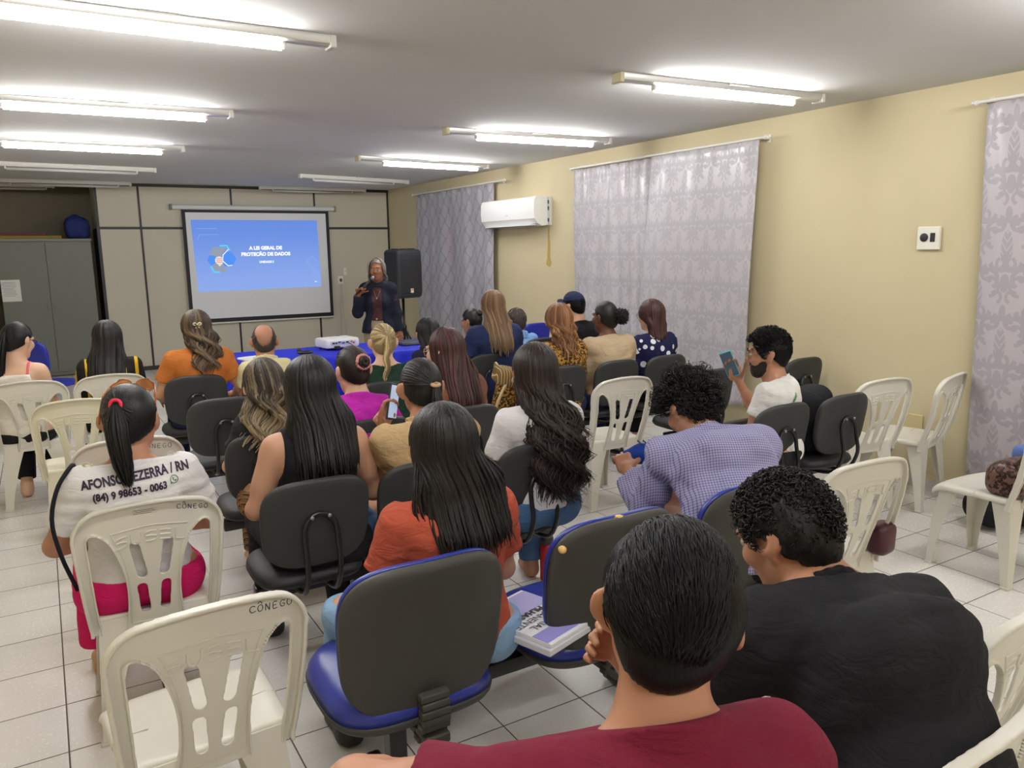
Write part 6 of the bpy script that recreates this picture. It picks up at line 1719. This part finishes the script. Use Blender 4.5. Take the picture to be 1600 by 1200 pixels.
# papers at the table's left end
t = empty('paper_stack', (1.53, 6.86, .752), R_(12), label='white sheets at the left end of the blue table by the pale yellow shirt', cat='papers')
MB().box((0, 0, .006), (.21, .297, .012)).build('sheets', plain('sheet_white', (230, 230, 228), .8), t); MB().box((.02, .015, .0135), (.21, .297, .002), rz=.1).build('top_sheet', plain('sheet_white', (230, 230, 228), .8), t)

# loudspeaker and its stand
t = empty('speaker_stand', (3.97, 9.35, 0), label='black tripod stand holding the loudspeaker in the corner', cat='speaker stand')
MB().tube([(0, 0, .12), (0, 0, 1.06)], .0175, 10).build('pole', black_steel, t, smooth=True)
m = MB().lathe([(.03, 0), (.034, .02), (.034, .08), (.026, .10)], (0, 0, .62), 14); m.build('collar', black_steel, t, smooth=True)
for k_ in range(3):
    a = 2 * PI * k_ / 3 + .5; c_, s_ = math.cos(a), math.sin(a)
    g = MB().tube([(c_ * .03, s_ * .03, .66), (c_ * .48, s_ * .48, .02)], .012, 8).build('leg', black_steel, t, smooth=True)
    MB().ball((c_ * .485, s_ * .485, .018), .018, 10).build('foot', black_steel, g, smooth=True)
    MB().tube([(c_ * .02, s_ * .02, .22), (c_ * .27, s_ * .27, .32)], .008, 6).build('brace', black_steel, t, smooth=True)
t = empty('loudspeaker', (3.97, 9.33, 1.06), R_(16), label='large black loudspeaker on a tripod stand beside the trellis curtain', cat='loudspeaker')
S_ = SDF((-.22, -.2, -.02), (.22, .2, .64), .010)
S_.add(('bx', (0, .0, .31), (.195, .165, .305), None, .05), 0); S_.warp(lambda G: .14 * np.clip(np.abs(G[0]) - .19 + np.clip(G[1] + .05, 0, 1) * .35, 0, 1))
smesh(S_, 'cabinet', plain('speaker_black', (28, 30, 38), .6, bump=(300, .3)), t)
gr = MB().box((0, -.166, .27), (.34, .014, .40), bev=.006).build('grille', plain('grille_black', (22, 23, 28), .5, bump=(900, .6)), t)
MB().box((0, -.160, .515), (.34, .02, .075), bev=.008).build('horn', plain('speaker_black', (28, 30, 38), .6), t)
MB().box((.0, -.176, .10), (.046, .004, .055)).build('badge', plain('badge_silver', (206, 202, 196), .4), t)
MB().box((.0, -.1785, .112), (.03, .002, .012)).build('badge_mark', plain('badge_orange', (206, 120, 60), .5), t)
for x_ in (-.13, 0, .13): MB().box((x_, -.02, .618), (.05, .1, .016), bev=.006).build('top_rib', plain('speaker_black', (28, 30, 38), .6), t)
m = MB(); m.tube(smooth_path([(-.02, .1, .1), (-.08, .05, -.1), (-.05, .0, -.35), (-.1, .05, -.7), (-.16, -.1, -1.05)], 30), .005, 6); m.build('cable', dark, t, smooth=True)

# microphone in her raised hand
B = P[26]; S_, E, W, ua, fa, o = B.arm[1]
hd = nrm((-.4, .35, .8)); pc = W + hd * .075 + nrm((-.7, .3, .2)) * .028
mouth = B.C + B.Rh @ (np.array([0, .125, -.062]) * B.hs)
dv = nrm(mouth - pc); a0 = mouth - dv * .025
mt = B.obj.matrix_world if 0 else None
bpy.context.view_layer.update(); MW = B.obj.matrix_world
t = empty('microphone', MW @ Vector(pc), label='black handheld microphone at the speaker\'s mouth', cat='microphone')
loc = lambda p: (MW @ Vector(p)) - (MW @ Vector(pc))
Lh = np.linalg.norm(a0 - pc)
MB().tube([loc(pc - dv * .10), loc(pc - dv * .02), loc(pc + dv * (Lh - .045))], [.012, .0135, .018], 12).build('handle', plain('mic_black', (20, 20, 22), .4), t, smooth=True)
MB().ball(loc(a0 - dv * .012), .026, 16).build('grille_head', plain('mic_grey', (120, 120, 124), .35, .5, .6), t, smooth=True)
MB().tube([loc(pc - dv * .105), loc(pc - dv * .125)], [.010, .008], 10).build('end_cap', plain('mic_red', (120, 30, 34), .4), t, smooth=True)

# phones
def phone(B, sd, label, col, off=.055, name='smartphone', scr=(176, 196, 226)):
    S_, E, W, ua, fa, o = B.arm[sd]; hd = nrm(o['dir']); pn = np.array(o['palm'], float); pn = nrm(pn - hd * (pn @ hd)); b = np.cross(hd, pn)
    bpy.context.view_layer.update(); MW = B.obj.matrix_world; c = W + hd * .095 + pn * .032
    M4 = Matrix((( *b, 0), (*pn, 0), (*hd, 0), (0, 0, 0, 1))).transposed(); M4.translation = Vector(c)
    t = empty(name, label=label, cat='phone'); t.matrix_world = MW @ M4
    MB().box((0, 0, .02), (.074, .009, .155), bev=.004).build('case', plain(label[:12] + '_case', col, .4), t)
    m = Mt('phone_screen_%d' % sd, srgb(*scr), .1, .5); m.b.inputs['Emission Color'].default_value = srgb(*scr); m.b.inputs['Emission Strength'].default_value = .55
    MB().box((0, .005, .02), (.066, .002, .140)).build('screen', m.m, t)
    return t
phone(P[12], -1, 'smartphone with a lit screen held up by the woman in beige', (40, 40, 48))
phone(P[23], 1, 'phone in a teal case held by the bearded man', (86, 186, 196), scr=(60, 70, 80))

# blue shoe on the checked man's raised foot is part of him
B = P[22]; H, K, A = B.leg[-1]
pr = [(('rc', A + np.array([-.02, -.02, -.02]), A + np.array([-.14, -.02, -.01]), .046, .040), 0), (('rc', A + np.array([-.14, -.02, -.012]), A + np.array([-.20, -.015, -.022]), .040, .030), .03)]
q = sdf_of(pr, .006); fill(q, pr); o = smesh(q, 'shoe', cloth('blue_shoe', (28, 62, 150)), B.obj); tag(o, 'bright blue shoe'); o.location = (-.05, .10, .12)
m = MB()
for i in range(4): m.tube(smooth_path([A + np.array([-.07 - .025 * i, -.055, .038]), A + np.array([-.08 - .025 * i, -.02, .050]), A + np.array([-.07 - .025 * i, .018, .036])], 8), .003, 5)
m.build('laces', plain('lace_blue', (30, 50, 130), .7), o, smooth=True)

# leopard bag hanging behind the navy polo
def bag_leopard():
    t = empty('handbag', (3.02, 5.02, .60), R_(-8), label='leopard print handbag with woven cream flap hanging behind the navy polo shirt', cat='handbag')
    S_ = SDF((-.2, -.13, -.22), (.2, .13, .22), .008); S_.add(('bx', (0, 0, -.04), (.16, .075, .15), rotz(0) @ roty(.25), .06), 0); S_.warp(wrinkle(.004, 40, 3)); smesh(S_, 'body', leo, t)
    S_ = SDF((-.2, -.15, -.02), (.2, .14, .22), .008); S_.add(('bx', (-.01, -.02, .10), (.165, .085, .065), roty(.25) @ rotx(.2), .04), 0)
    S_.warp(wrinkle(.003, 60, 5)); fl = smesh(S_, 'flap', stripes('woven_cream', (120, 96, 58), (206, 186, 138), 46, 0, .16), t)
    m = MB()
    for s_ in (-1, 1): m.tube(smooth_path([(0, -.1, .09), (s_ * .05, -.12, .12), (s_ * .07, -.115, .09), (0, -.105, .085)], 12), .010, 6)
    m.build('bow', plain('bag_cream', (196, 176, 130), .6), fl, smooth=True)
    m = MB(); m.tube(smooth_path([(-.10, -.08, .08), (-.17, -.11, -.02), (-.20, -.10, -.14), (-.13, -.10, -.24), (.0, -.1, -.27), (.1, -.09, -.2)], 40), .011, 8); m.build('strap', plain('bag_cream', (196, 176, 130), .6), t, smooth=True)
    MB().tube(smooth_path([(-.12, -.02, .13), (-.12, .04, .19), (-.11, .12, .20), (-.10, .17, .13)], 16), .008, 8).build('strap', plain('bag_cream', (196, 176, 130), .6), t, smooth=True)
    MB().box((.13, -.09, .10), (.05, .003, .075), rz=.2).build('paper_tag', plain('sheet_white', (230, 230, 228), .8), t)
bag_leopard()
# folders on the blue seat
t = empty('booklet_stack', (1.22, 1.93, .50), R_(198), label='stack of printed booklets and plastic folders on the blue seat', cat='papers')
MB().box((0, 0, .012), (.26, .33, .022), bev=.004).build('folder', plain('folder_clear', (206, 206, 214), .2), t); MB().box((.008, .01, .030), (.225, .305, .014), bev=.002).build('booklet', plain('booklet_white', (226, 226, 232), .6), t)
MB().box((.008, .12, .0378), (.224, .06, .001)).build('cover_band', plain('booklet_lilac', (150, 146, 214), .6), t); MB().box((.008, -.075, .0378), (.224, .11, .001)).build('cover_band', plain('booklet_violet', (176, 172, 220), .6), t); MB().box((.04, -.10, .0386), (.05, .045, .001)).build('cover_mark', plain('booklet_orange', (236, 190, 130), .6), t)
tm = plain('booklet_print', (40, 40, 50), .7)
m = MB()
for s_, y_, z_, b_ in (('MATERIAL', .062, .036, 0), ('PERMANENTE', .024, .036, 0), ('PILHAS', -.010, .034, .0012)):
    V, F = text_mesh(s_, z_, b_); m.add(np.c_[V[:, 0] + .005, V[:, 1] + y_, np.full(len(V), .0392)], F)
m.build('cover_lettering', tm, t)
# red bottle on the floor
t = empty('water_bottle', (2.065, 3.14, 0), label='red metal water bottle with a grey loop cap standing on the floor', cat='bottle')
MB().lathe([(.0, 0), (.034, 0), (.036, .006), (.036, .17), (.033, .185), (.026, .195)], (0, 0, 0), 24).build('body', plain('bottle_red', (190, 36, 44), .35), t, smooth=True)
c_ = MB().lathe([(.03, .192), (.033, .195), (.033, .225), (.024, .235), (.0, .237)], (0, 0, 0), 20).build('cap', plain('cap_grey', (60, 60, 62), .5), t, smooth=True)
MB().tube([(.028 * math.cos(a), 0, .25 + .022 * math.sin(a)) for a in np.linspace(0, 2 * PI, 20, endpoint=False)], .0045, 6, closed=True).build('loop', plain('cap_grey', (60, 60, 62), .5), c_, smooth=True)
# black backpack on the seat between the black chairs
t = empty('backpack', (3.80, 2.98, .47), R_(15), label='black backpack standing on the chair beside the bearded man', cat='backpack')
bp = cloth('backpack_black', (26, 27, 32), 300, .4)
S_ = SDF((-.22, -.16, -.02), (.22, .16, .42), .009); S_.add(('bx', (0, 0, .18), (.17, .11, .185), None, .08), 0); S_.warp(wrinkle(.008, 30, 2)); smesh(S_, 'body', bp, t)
S_ = SDF((-.2, -.2, -.02), (.2, 0, .26), .009); S_.add(('bx', (0, -.10, .11), (.13, .055, .10), None, .05), 0); S_.warp(wrinkle(.005, 40, 4)); smesh(S_, 'front_pocket', bp, t)
m = MB()
for s_ in (-1, 1): m.tube(smooth_path([(s_ * .07, .10, .34), (s_ * .10, .15, .25), (s_ * .13, .13, .08), (s_ * .14, .08, .02)], 20), .014, 6)
m.tube(smooth_path([(-.04, .06, .36), (0, .07, .41), (.04, .06, .36)], 12), .009, 6); m.build('strap', bp, t, smooth=True)
# brown patterned bag on the white chair at the right, something blue behind it
t = empty('shoulder_bag', (4.01, 1.90, .405), R_(-10), label='brown patterned bag on the white chair at the right', cat='bag')
bm_ = leopard('brown_python', (110, 82, 72), (86, 58, 52), (44, 30, 28), 30); bm_.node_tree.nodes['Principled BSDF'].inputs['Roughness'].default_value = .3
S_ = SDF((-.2, -.15, -.02), (.2, .15, .3), .008); S_.add(('bx', (0, 0, .115), (.145, .09, .095), None, .07), 0); S_.warp(wrinkle(.005, 34, 8)); smesh(S_, 'body', bm_, t)
MB().tube(smooth_path([(-.10, -.05, .20), (-.07, -.09, .26), (.06, -.09, .27), (.11, -.05, .20)], 20), .010, 8).build('handle', plain('bag_brown', (70, 44, 40), .35), t, smooth=True)
o_ = SDF((3.95, 1.7, .5), (4.4, 2.3, .8), .008); o_.add(('bx', (4.21, 1.92, .615), (.10, .07, .035), None, .025), 0); o_.warp(wrinkle(.005, 40, 3)); o = smesh(o_, 'folded_cloth', cloth('blue_fabric', (96, 120, 180)), None); tag(o, 'blue cloth lying on the brown patterned bag', 'cloth')
# black bag on the floor under it
t = empty('floor_bag', (4.80, 2.27, 0), R_(-28), label='black rounded bag lying on the tiles beneath the white chair at the right', cat='bag')
S_ = SDF((-.36, -.2, -.02), (.36, .2, .3), .010); S_.add(('bx', (0, 0, .12), (.28, .13, .095), None, .09), 0); S_.warp(wrinkle(.005, 24, 6)); S_.plane((0, 0, .001), (0, 0, -1)); smesh(S_, 'body', bp, t)
MB().tube(smooth_path([(-.16, -.1, .2), (-.1, -.12, .26), (.1, -.12, .26), (.16, -.1, .2)], 20), .011, 6).build('handle', bp, t, smooth=True)
# wine-red pouch hanging on the white chair beyond the black polo
t = empty('pouch', (2.785, 1.80, .44), R_(4), label='dark wine-red pouch with a metal ring on the white chair beyond the black polo', cat='pouch')
S_ = SDF((-.14, -.12, -.02), (.14, .12, .3), .007); S_.add(('bx', (0, 0, .06), (.055, .04, .065), None, .03), 0); S_.warp(wrinkle(.003, 46, 6)); smesh(S_, 'body', plain('wine_leather', (66, 20, 36), .4), t)
MB().tube([(.03 + .018 * math.cos(a), -.02, .135 + .018 * math.sin(a)) for a in np.linspace(0, 2 * PI, 20, endpoint=False)], .003, 6, closed=True).build('ring', plain('steel', (180, 178, 170), .3, .6, .8), t, smooth=True)
